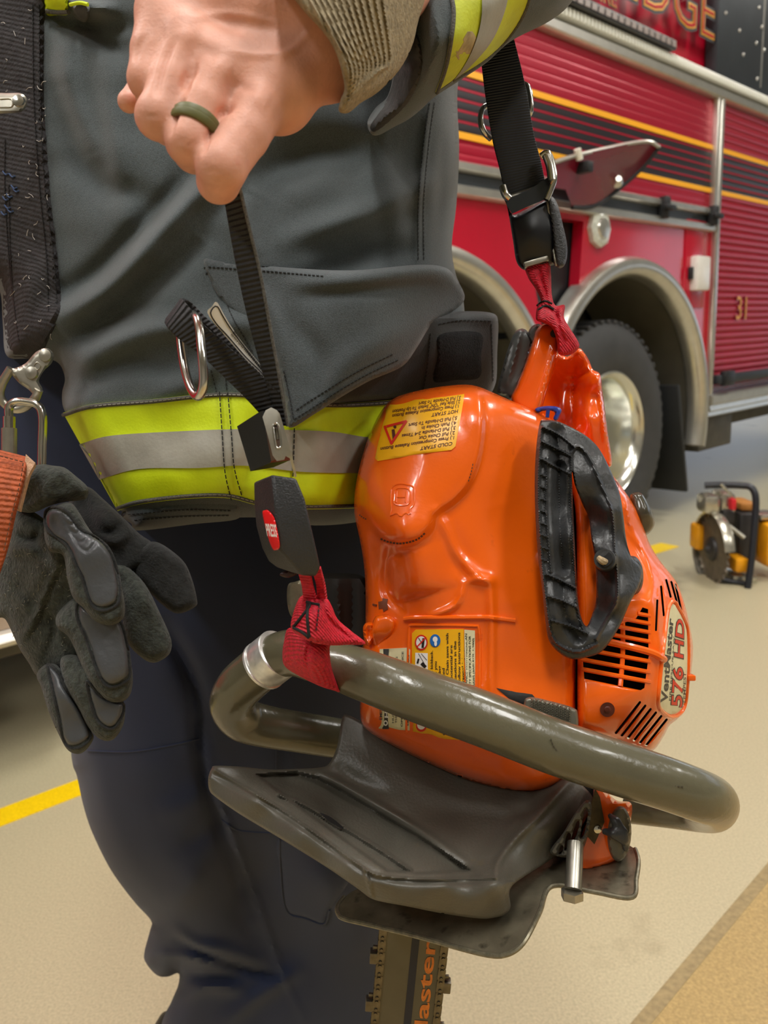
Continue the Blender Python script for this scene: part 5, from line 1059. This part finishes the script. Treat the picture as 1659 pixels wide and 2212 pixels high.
obj('rim_lug', boxm(W(1491, 1463, float(sF_(1486, 1463))), A([RGT, FWD, UPV]), (.003, .004, .0022), .001), org, sho)
for (x, y, r, rx), nm in (((1312, 1533, 16, 1), 'recessed_screw'), ((1328, 1050, 12, .7), 'recessed_screw')):
    a = np.linspace(0, 2*math.pi, 25)[:-1]; P = A([(x+r*rx*math.cos(t), y+r*math.sin(t)) for t in a]); o = obj(nm, plate([tuple(p) for p in P], off(sF_, .0006), .004), mat('recess_brown', (92, 36, 18), rough=.6, noise=.3, nscale=200), sho)
    obj('screw_head', Relief([(x+r*.55*rx*math.cos(t), y+r*.55*math.sin(t)) for t in a], off(sF_, .001), .003, rim=4, rimd=.001, step=3, smooth=False).mesh(), wsteel if r < 14 else MATS['recess_brown'], o)
# --- D-shaped starter grip
d_ol = [(1166, 914), (1176, 908), (1204, 910), (1240, 926), (1272, 946), (1296, 972), (1318, 1014), (1338, 1064), (1346, 1110), (1352, 1160), (1362, 1200), (1382, 1222), (1387, 1240), (1380, 1268), (1362, 1300), (1340, 1350), (1318, 1386), (1296, 1410), (1268, 1420), (1236, 1424), (1208, 1410), (1186, 1384), (1178, 1340), (1172, 1280), (1162, 1200), (1157, 1120), (1155, 1040), (1158, 970)]
d_h = [(1236, 1020), (1242, 1048), (1258, 1088), (1272, 1120), (1277, 1160), (1284, 1200), (1288, 1260), (1287, 1300), (1280, 1325), (1268, 1352), (1257, 1338), (1249, 1300), (1244, 1220), (1240, 1140), (1237, 1070)]
dD = TPS([(1166, 914, .532), (1155, 1040, .514), (1160, 1200, .505), (1186, 1384, .500), (1236, 1420, .502), (1296, 1404, .506), (1240, 930, .536), (1296, 975, .540), (1338, 1070, .531), (1386, 1238, .530), (1350, 1330, .515), (1232, 1000, .527), (1240, 1150, .512), (1248, 1300, .503), (1262, 1370, .501), (1272, 1120, .541), (1286, 1230, .532), (1283, 1310, .524), (1290, 1020, .526), (1314, 1100, .518), (1328, 1200, .512), (1330, 1290, .506), (1296, 1372, .503), (1250, 985, .531), (1350, 1180, .526)], 1e-5)
dst = [([(1170, 922), (1163, 1040), (1168, 1180), (1180, 1300), (1192, 1372), (1214, 1398), (1250, 1408), (1290, 1392)], 4.5, .0036, 'c'), ([(1182, 990), (1180, 1100), (1190, 1236)], 3.5, .003, 'c'), ([(1234, 978), (1234, 1080), (1240, 1200), (1248, 1310), (1262, 1368)], 4, .004, 'c'), ([(1234, 978), (1250, 964), (1274, 990), (1300, 1050), (1322, 1104), (1328, 1180), (1334, 1288), (1310, 1340), (1288, 1380)], 4.5, .0045, 'c'),
       ([(1208, 1010), (1208, 1110), (1216, 1230)], 17, -.009, 'c'), ([(1200, 934), (1206, 966), (1208, 1000)], 22, -.006, 'c'), ([(1214, 1256), (1222, 1330), (1250, 1376)], 20, -.006, 'c')]
for ln in ([(1172, 922), (1206, 938), (1242, 966)], [(1172, 954), (1200, 968), (1231, 984)], [(1170, 991), (1200, 1008), (1232, 1024)], [(1180, 1240), (1212, 1254), (1246, 1272)], [(1184, 1288), (1216, 1298), (1252, 1316)], [(1192, 1341), (1230, 1352), (1268, 1368)]): dst.append((ln, 3.2, .0075, 'c'))
for k in range(8): dst.append(([(1168, 1025+k*26), (1181, 1030+k*26)], 2.5, .003, 'c'))
dg = Relief(d_ol, dD, .014, rim=5, rimd=.003, step=3.2, strokes=dst, holes=[d_h])
dgo = obj('starter_grip', dg.mesh(), gblk, K, ang=35)
a = np.linspace(0, 2*math.pi, 21)[:-1]
rb_ = [(1306+20*math.cos(t), 1208+22*math.sin(t), .4985+.004*math.cos(t)) for t in a]
rp_o = obj('rope_boss', ptube([(1310, 1212, .530), (1306, 1208, .499)], [.0078, .0066], seg=22, smooth=False), gblk, dgo)
obj('rope_socket', ptube([(1308, 1210, .4992), (1306, 1208, .4982)], [.0052, .0052], seg=20, smooth=False), mat('socket_dark', (10, 10, 10), rough=.9), rp_o)
obj('rope_knot', ptube([(1292, 1204, .499), (1302, 1212, .497), (1314, 1216, .4985)], [.0016, .0024, .0018], seg=8), mat('rope_fibre', (168, 146, 112), rough=.9, noise=.3, nscale=400), rp_o)
obj('rope_guide', Relief([(1352, 1206), (1372, 1202), (1386, 1220), (1390, 1246), (1386, 1270), (1372, 1286), (1358, 1280), (1352, 1240)], const(.538), .02, rim=9, rimd=.007, step=5).mesh(), gblk, sho)
obj('grip_gusset', plate([(1328, 1150), (1346, 1150), (1364, 1206), (1364, 1240), (1332, 1244)], const(.527), .004, smooth=False), gblk, dgo)
# --- rear handle
rh1 = Relief([(1103, 862), (1116, 832), (1136, 782), (1150, 738), (1158, 712), (1172, 700), (1192, 697), (1206, 706), (1211, 728), (1206, 760), (1194, 806), (1180, 850), (1166, 892), (1140, 896), (1116, 884)], TPS([(1110, 860, .592), (1160, 890, .585), (1160, 760, .588), (1190, 700, .596), (1200, 770, .592)], 1e-4), .03, rim=15, rimd=.012, step=5, strokes=[([(1198, 730), (1186, 790), (1164, 870)], 5, .003)])
rho = obj('rear_handle', rh1.mesh(), org2, K, ang=60)
obj('handle_screw', cyl(W(1197, 721, .589), -FWD, .003, .002, 14), dark, rho)
rh2 = Relief([(1150, 890), (1164, 862), (1184, 806), (1200, 764), (1226, 770), (1250, 752), (1262, 762), (1272, 778), (1281, 798), (1296, 808), (1301, 840), (1306, 880), (1314, 940), (1322, 1004), (1300, 1000), (1262, 960), (1210, 926), (1170, 905)], TPS([(1160, 890, .625), (1200, 800, .640), (1235, 830, .648), (1226, 900, .640), (1262, 780, .622), (1280, 830, .612), (1300, 850, .618), (1300, 960, .615), (1270, 900, .612), (1240, 760, .620)], 1e-4), .04, rim=10, rimd=.010, step=5,
    strokes=[([(1278, 800), (1250, 812), (1222, 810)], 4, -.003), ([(1242, 770), (1239, 820), (1238, 900), (1240, 940)], 3.5, -.004), ([(1292, 812), (1300, 880), (1308, 950)], 5, .003), ([(1262, 820), (1270, 900), (1280, 960)], 14, .004)])
obj('handle_frame', rh2.mesh(), org2, rho, ang=60)
lev = Relief([(1074, 846), (1084, 800), (1098, 750), (1114, 716), (1134, 711), (1150, 734), (1146, 760), (1134, 800), (1120, 836), (1106, 864), (1092, 856)], TPS([(1080, 840, .615), (1110, 840, .605), (1120, 720, .615), (1140, 730, .608)], 1e-4), .022, rim=8, rimd=.007, step=5, strokes=[([(1124, 718), (1112, 770), (1094, 830)], 5, .003)])
levo = obj('throttle_lockout', lev.mesh(), mat('grey_black_plastic', (72, 74, 72), rough=.35), K)
obj('lever_pin', Relief([(1140, 722), (1150, 704), (1166, 700), (1168, 714), (1156, 742), (1148, 742)], const(.607), .02, rim=6, rimd=.005, step=4).mesh(), MATS['grey_black_plastic'], levo)
chk = Relief([(1156, 884), (1166, 879), (1186, 877), (1205, 879), (1213, 886), (1209, 898), (1203, 909), (1195, 905), (1199, 892), (1188, 887), (1172, 888), (1162, 892)], TPS([(1160, 884, .585), (1210, 884, .572), (1200, 905, .570)], 1e-4), .008, rim=4, rimd=.002, step=3.5)
obj('choke_lever', chk.mesh(), mat('blue_plastic', (34, 62, 150), rough=.3), K)
obj('lever_rib', ptube([(1184, 886, .574), (1182, 902, .574)], .0014), MATS['blue_plastic'], K)
kb = Relief([(1361, 1072), (1374, 1063), (1388, 1068), (1400, 1088), (1411, 1112), (1414, 1132), (1406, 1148), (1393, 1156), (1382, 1146), (1370, 1112)], TPS([(1365, 1070, .605), (1388, 1110, .596), (1410, 1140, .612)], 1e-4), .03, rim=13, rimd=.010, step=4)
obj('filter_knob', kb.mesh(), mat('dark_khaki_plastic', (64, 60, 48), rough=.2), K)
# --- olive wrap handle
wp = [(1360, 1746, .65, .0120), (1440, 1750, .628, .0135), (1508, 1752, .600, .0152), (1534, 1749, .575, .0160), (1542, 1740, .548, .0163), (1536, 1729, .526, .0165), (1504, 1716, .508, .0166), (1438, 1692, .498, .0166), (1330, 1657, .491, .0168), (1199, 1613, .486, .0170), (1050, 1555, .486, .0170), (900, 1500, .489, .0168), (800, 1463, .500, .0164), (740, 1442, .512, .0158), (680, 1422, .524, .0156), (632, 1410, .536, .0158), (590, 1422, .547, .0161), (552, 1452, .556, .0166), (516, 1486, .566, .0168), (502, 1522, .580, .0166), (524, 1554, .596, .0163), (575, 1569, .608, .0158), (650, 1582, .618, .0155), (760, 1600, .630, .0155), (860, 1620, .64, .0155)]
Wp = A(wp); wt_ = obj('wrap_handle', tube(W(Wp[:, 0], Wp[:, 1], Wp[:, 2]), Wp[:, 3], seg=32, n=10), olive, K, ang=80)
obj('bare_tube_collar', ptube([(570, 1396, .538), (590, 1404, .5405), (606, 1412, .542)], [.0185, .0176, .0185], seg=28), wsteel, wt_) if False else None
_c0 = W(590, 1422, .547); _c1 = W(552, 1452, .556); _ax = (_c1-_c0)/np.linalg.norm(_c1-_c0)
obj('bare_tube_collar', cyl(_c0-_ax*.004, _ax, 1, 1, 36, prof=[(.0168, -.004), (.0180, -.003), (.0180, .010), (.0174, .011), (.0174, .0125), (.0182, .013), (.0182, .0148), (.0166, .0155)]), mat('bright_collar', (226, 226, 224), rough=.3, metal=.6, noise=.15, nscale=200), wt_)
obj('grip_scuffs', marks(marks(M(), [(1190, 1596), (1196, 1612), (1204, 1622)], const(.4690), 2, 5, 3), [(1420, 1680), (1450, 1696), (1480, 1700)], const(.4815), 2, 4, 4), mat('scuff_olive', (70, 66, 54), rough=.7), wt_, kind='stuff')
obj('handle_bracket', Relief([(622, 1264), (636, 1257), (660, 1256), (664, 1300), (640, 1336), (626, 1326), (620, 1296)], const(.575), .008, rim=4, rimd=.002, step=6).mesh(), plate_k, K)
obj('muffler_shield', Relief([(690, 1246), (730, 1238), (790, 1250), (800, 1320), (794, 1400), (740, 1392), (700, 1340), (690, 1290)], const(.590), .04, rim=12, rimd=.012, step=9, strokes=[([(730, 1250), (732, 1380)], 8, .004), ([(760, 1250), (762, 1390)], 6, -.003)]).mesh(), dark, K)
# --- hand guard
hg_ol = [(457, 1660), (466, 1654), (520, 1656), (580, 1662), (640, 1661), (690, 1658), (712, 1648), (728, 1612), (738, 1556), (750, 1544), (802, 1570), (874, 1608), (944, 1644), (1002, 1668), (1065, 1690), (1112, 1702), (1152, 1707), (1186, 1700), (1216, 1682), (1236, 1680), (1262, 1700), (1282, 1730), (1262, 1776), (1232, 1822), (1204, 1846), (1170, 1870), (1132, 1894), (1108, 1912), (1100, 1930), (1103, 1960), (1090, 1976), (1069, 1982), (1036, 1984), (960, 1974), (880, 1958), (830, 1949), (800, 1940), (770, 1918), (700, 1870), (600, 1808), (520, 1760), (466, 1722), (452, 1706), (450, 1680)]
hgD = TPS([(457, 1662, .545), (455, 1700, .546), (560, 1720, .518), (660, 1790, .499), (760, 1856, .478), (822, 1890, .468), (960, 1902, .464), (1066, 1900, .462), (560, 1770, .524), (700, 1866, .498), (800, 1936, .482), (960, 1970, .480), (1090, 1970, .480), (1080, 1920, .462),
             (560, 1672, .550), (700, 1664, .565), (620, 1690, .552), (720, 1750, .536), (850, 1820, .514), (1000, 1880, .490), (740, 1560, .585), (780, 1640, .568), (860, 1720, .548), (940, 1660, .566), (960, 1790, .525), (1060, 1850, .496), (1060, 1720, .546), (1140, 1740, .536), (1100, 1800, .515), (1200, 1720, .530), (1270, 1730, .540), (1210, 1830, .530), (1130, 1880, .498), (1160, 1790, .508)], 1e-5)
hst_ = [([(548, 1672), (600, 1668), (640, 1666), (690, 1678), (740, 1704), (800, 1740), (920, 1812), (1022, 1882), (960, 1887), (905, 1889), (836, 1884), (760, 1830), (700, 1786), (620, 1728)], 6, -.0085, 'p'),
  ([(464, 1664), (600, 1744), (700, 1814), (780, 1872), (824, 1892), (940, 1900), (1072, 1896)], 5, .0030, 'c'), ([(450, 1672), (596, 1754), (700, 1826), (776, 1884), (822, 1904), (940, 1912), (1090, 1904)], 4, .0030, 's'),
  ([(604, 1716), (660, 1740), (760, 1798), (830, 1842), (886, 1880)], 7, .0075, 'c'), ([(690, 1668), (740, 1694), (800, 1729), (920, 1801), (1030, 1876)], 7, .0045), ([(1072, 1896), (1076, 1862), (1112, 1812), (1162, 1762), (1226, 1692)], 9, .0075), ([(1030, 1860), (1060, 1810), (1110, 1760)], 26, -.004), ([(786, 1878), (796, 1906), (804, 1938)], 6, .0035, 'c'), ([(1108, 1900), (1092, 1930), (1104, 1970)], 6, -.003), ([(720, 1656), (770, 1690), (840, 1720)], 22, -.004)]
hg = Relief(hg_ol, hgD, .018, rim=6, rimd=.0035, step=3.3, strokes=hst_, holes=[[(692, 1756), (716, 1766), (742, 1788), (734, 1788), (708, 1772)]])
hgo = obj('hand_guard', hg.mesh(), guard_k, K, ang=60)
obj('brake_housing', Relief([(1190, 1740), (1240, 1700), (1290, 1690), (1296, 1750), (1276, 1816), (1240, 1846), (1196, 1842)], const(.556), .03, rim=5, rimd=.004, step=10).mesh(), dark, K)
ar = Relief([(1258, 1736), (1270, 1728), (1278, 1740), (1274, 1780), (1268, 1812), (1256, 1840), (1236, 1852), (1206, 1850), (1188, 1838), (1216, 1800), (1240, 1760)], const(.514), .012, rim=5, rimd=.003, step=5,
    holes=[[(1262, 1752), (1270, 1756), (1262, 1800), (1254, 1806)], [(1246, 1776), (1252, 1780), (1240, 1816), (1232, 1818)], [(1226, 1800), (1234, 1806), (1226, 1832), (1218, 1834)], [(1212, 1826), (1218, 1830), (1212, 1844), (1206, 1842)]])
obj('brake_arm', ar.mesh(), guard_k, hgo)
# --- lower cast part, oil cap, adjuster
lc = Relief([(1286, 1690), (1330, 1728), (1364, 1736), (1360, 1790), (1354, 1826), (1334, 1856), (1302, 1872), (1256, 1884), (1240, 1870), (1246, 1830), (1262, 1790), (1280, 1740)], const(.526), .05, rim=10, rimd=.008, step=7)
lco = obj('clutch_cover', lc.mesh(), org2, K)
obj('rating_plate', plate([(1286, 1704), (1296, 1722), (1306, 1776), (1284, 1824), (1268, 1806), (1276, 1740)], const(.5220), .003, smooth=False), mat('dark_gold_plate', (70, 58, 34), rough=.4, metal=.5, noise=.3, nscale=300), lco)
obj('screw', cyl(W(1290, 1790, .5225), -FWD, .0028, .002, 14, prof=[(.003, 0), (.0026, .0016), (.0008, .0022)]), steel, lco)
oc = Relief([(1338+26*math.cos(t)-6*math.sin(t)*.4, 1801+60*math.sin(t)) for t in np.linspace(0, 2*math.pi, 25)[:-1]], const(.5185), .02, rim=7, rimd=.004, step=5, strokes=[([(1346, 1750), (1352, 1800), (1342, 1850)], 6, -.002)], smooth=False)
oco = obj('oil_cap', oc.mesh(), mat('cap_grey_plastic', (92, 88, 76), rough=.4, noise=.15, nscale=80), K)
obj('cap_wing', blob([[(1318, 1762, .514, 6), (1330, 1774, .511, 10), (1344, 1796, .508, 11)], [(1306, 1796, .514, 7), (1326, 1800, .509, 11), (1346, 1812, .508, 12)], [(1346, 1800, .508, 10), (1352, 1832, .511, 8)]], .0012, k=.002), gblk, oco)
# grey ribbed adjuster drum behind the handle
cy = obj('cylinder_fins', Relief([(1132, 1516), (1146, 1506), (1180, 1512), (1236, 1528), (1248, 1542), (1244, 1580), (1200, 1576), (1140, 1556)], const(.503), .012, rim=8, rimd=.004, step=3, strokes=[([(1150+k*9, 1508+k*2), (1148+k*9, 1560+k*2)], 2.4, .003, 'c') for k in range(10)]).mesh(), mat('aluminium_fins', (120, 116, 102), rough=.4, metal=.5, noise=.15, nscale=60), K)
obj('intake_opening', Relief([(1072, 1486), (1100, 1492), (1150, 1500), (1160, 1512), (1136, 1530), (1100, 1510)], off(vF, .0006), .003, rim=2, rimd=.0004, step=6, smooth=False).mesh(), dark, K)
# --- steel roof plate and bolt
rp_ol = [(760, 1926), (744, 1938), (729, 1956), (728, 1970), (742, 1984), (800, 1998), (900, 2022), (1000, 2050), (1062, 2064), (1094, 2062), (1120, 2048), (1140, 2022), (1166, 1970), (1192, 1912), (1280, 1924), (1366, 1937), (1374, 1900), (1379, 1860), (1372, 1834), (1350, 1820), (1200, 1800), (1000, 1840), (860, 1880)]
rpD = TPS([(728, 1960, .535), (900, 2022, .500), (1080, 2062, .470), (1140, 2020, .472), (1192, 1912, .510), (1366, 1937, .500), (1379, 1850, .535), (1200, 1800, .575), (860, 1860, .580), (1000, 1940, .520)], 1e-5)
rpl = obj('roof_guard_plate', plate(rp_ol, rpD, .0035, step=14, smooth=False), plate_k, K)
obj('plate_edge', bead([(744, 1938), (730, 1956), (729, 1971), (742, 1984), (800, 1998), (900, 2022), (1000, 2050), (1062, 2064), (1094, 2062), (1120, 2048), (1140, 2022), (1166, 1970), (1192, 1914), (1280, 1926), (1364, 1939), (1374, 1900), (1379, 1860), (1372, 1834)], rpD, .0016, -.001, seg=8), mat('plate_edge_metal', (128, 122, 102), rough=.35, metal=.6, noise=.3, nscale=300), rpl)
obj('bolt_shank', ptube([(1243, 1820, .518), (1238, 1922, .500)], .0054, seg=18, smooth=False), wsteel, K)
bh = W(1236, 1924, .500); obj('bolt_head', cyl(bh, -UPV, .0072, .005, 6), wsteel, K)
# --- guide bar and chain
b0 = W(897, 1990, .585); b1 = W(872, 2240, .600); bd = (b1-b0)/np.linalg.norm(b1-b0); wx = RGT-bd*(RGT@bd); wx /= np.linalg.norm(wx); bn = np.cross(wx, bd); BL = .40; hw = .0205
def BP(s, x, o=0.): s, x, o = np.broadcast_arrays(A(s, float), A(x, float), A(o, float)); return b0+s[..., None]*bd+x[..., None]*wx+o[..., None]*bn
sgn = 1 if (bn@FWD) < 0 else -1
ol = [(-.03, -hw), (-.03, hw)]+[(BL-hw+hw*math.sin(t), hw*math.cos(t)) for t in np.linspace(0, math.pi, 14)]
vv, ff = tri2d([(a, b) for a, b in ol], [], 0); n = len(vv)
gb = obj('guide_bar', M().add(np.vstack([BP(vv[:, 0], vv[:, 1], .0022), BP(vv[:, 0], vv[:, 1], -.0022)]), [list(q) for q in ff]+[[i+n for i in reversed(q)] for q in ff]+[[b, a, a+n, b+n] for a, b in bedges(ff)]), mat('bar_steel', (98, 95, 84), rough=.4, metal=.55, noise=.12, nscale=30, dirt=.2, dscale=60, dcol=(60, 54, 44)), K)
obj('depth_gauge_slot', boxm(BP(BL/2-.03, .0015, sgn*.0016), A([bd, wx, bn]), (BL/2-.01, .0028, .0010)), mat('slot_navy', (24, 30, 48), rough=.5), gb)
m = M(); V, Fc = text2d('VentMaster', .02); kk = .0155; L_ = V[:, 0].max()
for f in [0]: m.add(BP(.012+(L_-V[:, 0])*kk*2.1, .0165-V[:, 1]*kk*.9, sgn*.0026), Fc)
obj('bar_lettering', m, mat('bar_orange_print', (214, 120, 40), rough=.45, noise=.2, nscale=200), gb, fix=False, flat=True)
chm = mat('chain_steel', (112, 106, 94), rough=.32, metal=.85, noise=.25, nscale=200, dirt=.25, dscale=200, dcol=(50, 44, 36))
ch = obj('saw_chain', boxm(BP(BL/2-.03, -hw-.002, 0), A([bd, wx, bn]), (BL/2, .0022, .0006)).merge(boxm(BP(BL/2-.03, hw+.002, 0), A([bd, wx, bn]), (BL/2, .0022, .0006))), chm, K)
def link_m(cut):
    m = M(); a = np.linspace(0, 2*math.pi, 17)[:-1]
    for o in (-.0028, .0028):
        c = [(.0052*math.copysign(1, math.cos(t))*.62+.0030*math.cos(t), .0030*math.sin(t)) for t in a]
        P = np.vstack([BP([x for x, y in c], [y for x, y in c], o-.0006)-b0, BP([x for x, y in c], [y for x, y in c], o+.0006)-b0]); k = len(c)
        m.add(P, [list(range(k)), list(range(k, 2*k))[::-1]]+[[i, (i+1) % k, (i+1) % k+k, i+k] for i in range(k)])
    for x in (-.0032, .0032): m.merge(cyl(BP(x, 0, -.0042)-b0, bn, .0013, .0084, 10))
    if cut: m.merge(boxm(BP(.001, -.0052, 0)-b0, A([bd, wx, bn]), (.0045, .0028, .0036), .0006)); m.merge(boxm(BP(-.006, -.0040, 0)-b0, A([bd, wx, bn]), (.0016, .0022, .0010), .0004))
    return m
protos = {}
for sd in (-1, 1):
    for i in range(40):
        cut = i % 4 == (1 if sd < 0 else 3); key = (cut, sd)
        p = BP(-.02+i*.0100, sd*(hw+.0028), 0)
        if key not in protos:
            mm = link_m(cut)
            if sd > 0: mm.v = [v-2*(v@wx)[:, None]*wx for v in mm.v]
            o = obj('chain_link', mm, chm, ch, origin=None); protos[key] = o
            me = o.data; co_ = np.zeros(len(me.vertices)*3); me.vertices.foreach_get('co', co_); co_ = co_.reshape(-1, 3)+wloc(ch); me.vertices.foreach_set('co', co_.ravel()); me.update()
        else: o = protos[key].copy(); COL.objects.link(o); o.parent = ch
        o.location = tuple(p-wloc(ch))

# ================================================================== rotary saw on the floor behind
g0_ = fpt(1600, 1262); dk = float((g0_-EYE)@FWD)
Q = root('rotary_saw', (float(g0_[0]), float(g0_[1]), 0), 'small yellow and black rotary cut-off saw standing on the floor beside the fire engine', 'rotary saw')
yk = mat('saw_yellow', (234, 158, 20), rough=.35, noise=.06, nscale=20); tubek = mat('frame_tube_black', (34, 36, 42), rough=.35); alu = mat('cast_aluminium', (190, 186, 172), rough=.25, metal=.8, noise=.15, nscale=40); engk = mat('engine_black', (44, 42, 42), rough=.5, noise=.2, nscale=60)
AX = A([RGT, A([FWD[0], FWD[1], 0])/np.linalg.norm(FWD[:2]), [0, 0, 1.]])
def qb(name, x0, y0, x1, y1, d, dz, k, bev=.008, par=None):
    w = abs(x1-x0)/2/F*d; h = abs(y1-y0)/2/F*d; return obj(name, boxm(W((x0+x1)/2, (y0+y1)/2, d), AX, (w, dz, h), bev), k, par if par is not None else Q)
bc = W(1540, 1186, dk+.05); nb = RGT*-.99-A([FWD[0], FWD[1], 0])*.04; nb[2] = 0; nb /= np.linalg.norm(nb)
tv = np.cross([0, 0, 1.], nb); tv /= np.linalg.norm(tv)
c_ = []
for i in range(96):
    a = i*2*math.pi/96; r = .140 if i % 4 < 2 else .126; c_.append((r*math.cos(a), r*math.sin(a)))
V = A([bc+tv*x+A([0, 0, 1.])*y for x, y in c_]); n = 96
bl = obj('blade', M().add(np.vstack([V+nb*.004, V-nb*.004]), [list(range(n)), list(range(n, 2*n))[::-1]]+[[i, (i+1) % n, (i+1) % n+n, i+n] for i in range(n)]), mat('blade_steel', (112, 102, 90), rough=.5, metal=.5, noise=.25, nscale=30), Q, ang=20)
obj('blade_flange', cyl(bc+nb*.004, nb, .045, .012, 24, prof=[(.05, 0), (.045, .01), (.02, .016), (.01, .03)]), engk, bl)
S = []
for t in np.linspace(math.radians(-60), math.radians(170), 36):
    S.append([bc+tv*(-1)*r*math.cos(t)+A([0, 0, 1.])*r*math.sin(t)+nb*o for r, o in ((.10, -.018), (.152, -.02), (.158, .0), (.152, .022), (.146, .018), (.148, -.012), (.10, -.012))])
obj('blade_guard', loft(S), alu, Q)
qb('guard_housing', 1511, 1066, 1548, 1108, dk+.03, .05, alu, .02)
qb('cutter_head', 1545, 1060, 1578, 1112, dk+.06, .06, alu, .018)
qb('pulley_cover', 1496, 1130, 1516, 1186, dk+.16, .04, yk, .014)
qb('engine', 1578, 1100, 1618, 1200, dk+.10, .08, engk, .012); qb('fuel_tank', 1577, 1200, 1609, 1232, dk+.02, .05, yk, .014); qb('air_cover', 1584, 1080, 1622, 1097, dk+.10, .07, mat('saw_tan', (190, 128, 62), rough=.4), .01)
e = qb('fan_cover', 1632, 1122, 1690, 1218, dk+.06, .09, yk, .03); qb('cover_band', 1628, 1106, 1690, 1118, dk+.06, .06, alu, .01)
qb('stop_switch', 1576, 1076, 1587, 1101, dk-.03, .02, mat('switch_red', (206, 30, 44), rough=.4), .006)
qb('belt_arm', 1556, 1100, 1582, 1130, dk+.02, .03, engk, .01)
obj('brace_rod', ptube([(1574, 1136, dk-.02), (1608, 1162, dk-.04)], .010, seg=10, smooth=False), alu, Q)
obj('frame_tube', tube(W(*A([(1522, 1049, dk+.02), (1560, 1048, dk), (1600, 1049, dk-.02), (1622, 1053, dk-.04), (1632, 1072, dk-.05), (1632, 1110, dk-.05), (1627, 1170, dk-.05), (1622, 1220, dk-.05), (1617, 1258, dk-.05), (1616, 1280, dk-.05), (1632, 1286, dk-.06), (1700, 1279, dk-.08)]).T), .0135, seg=12, n=6), tubek, Q)
obj('base_skid', tube(W(*A([(1556, 1252, dk+.02), (1590, 1258, dk), (1616, 1262, dk-.03)]).T), .011, seg=10), tubek, Q)
obj('crank_case', boxm(W(1596, 1244, dk+.06), AX, (.05, .06, .018), .008), alu, Q)
m = M(); rr = np.random.default_rng(2)
for k in range(7):
    P = [(1558+k*4+rr.uniform(-2, 2), 1046+k*4.2), (1562+k*4, 1050+k*4.2)]; m.merge(ptube([(P[0][0], P[0][1], dk-.03), (P[1][0], P[1][1], dk-.03)], .006, seg=8, smooth=False))
obj('throttle_cable', m, alu, Q, kind='stuff')
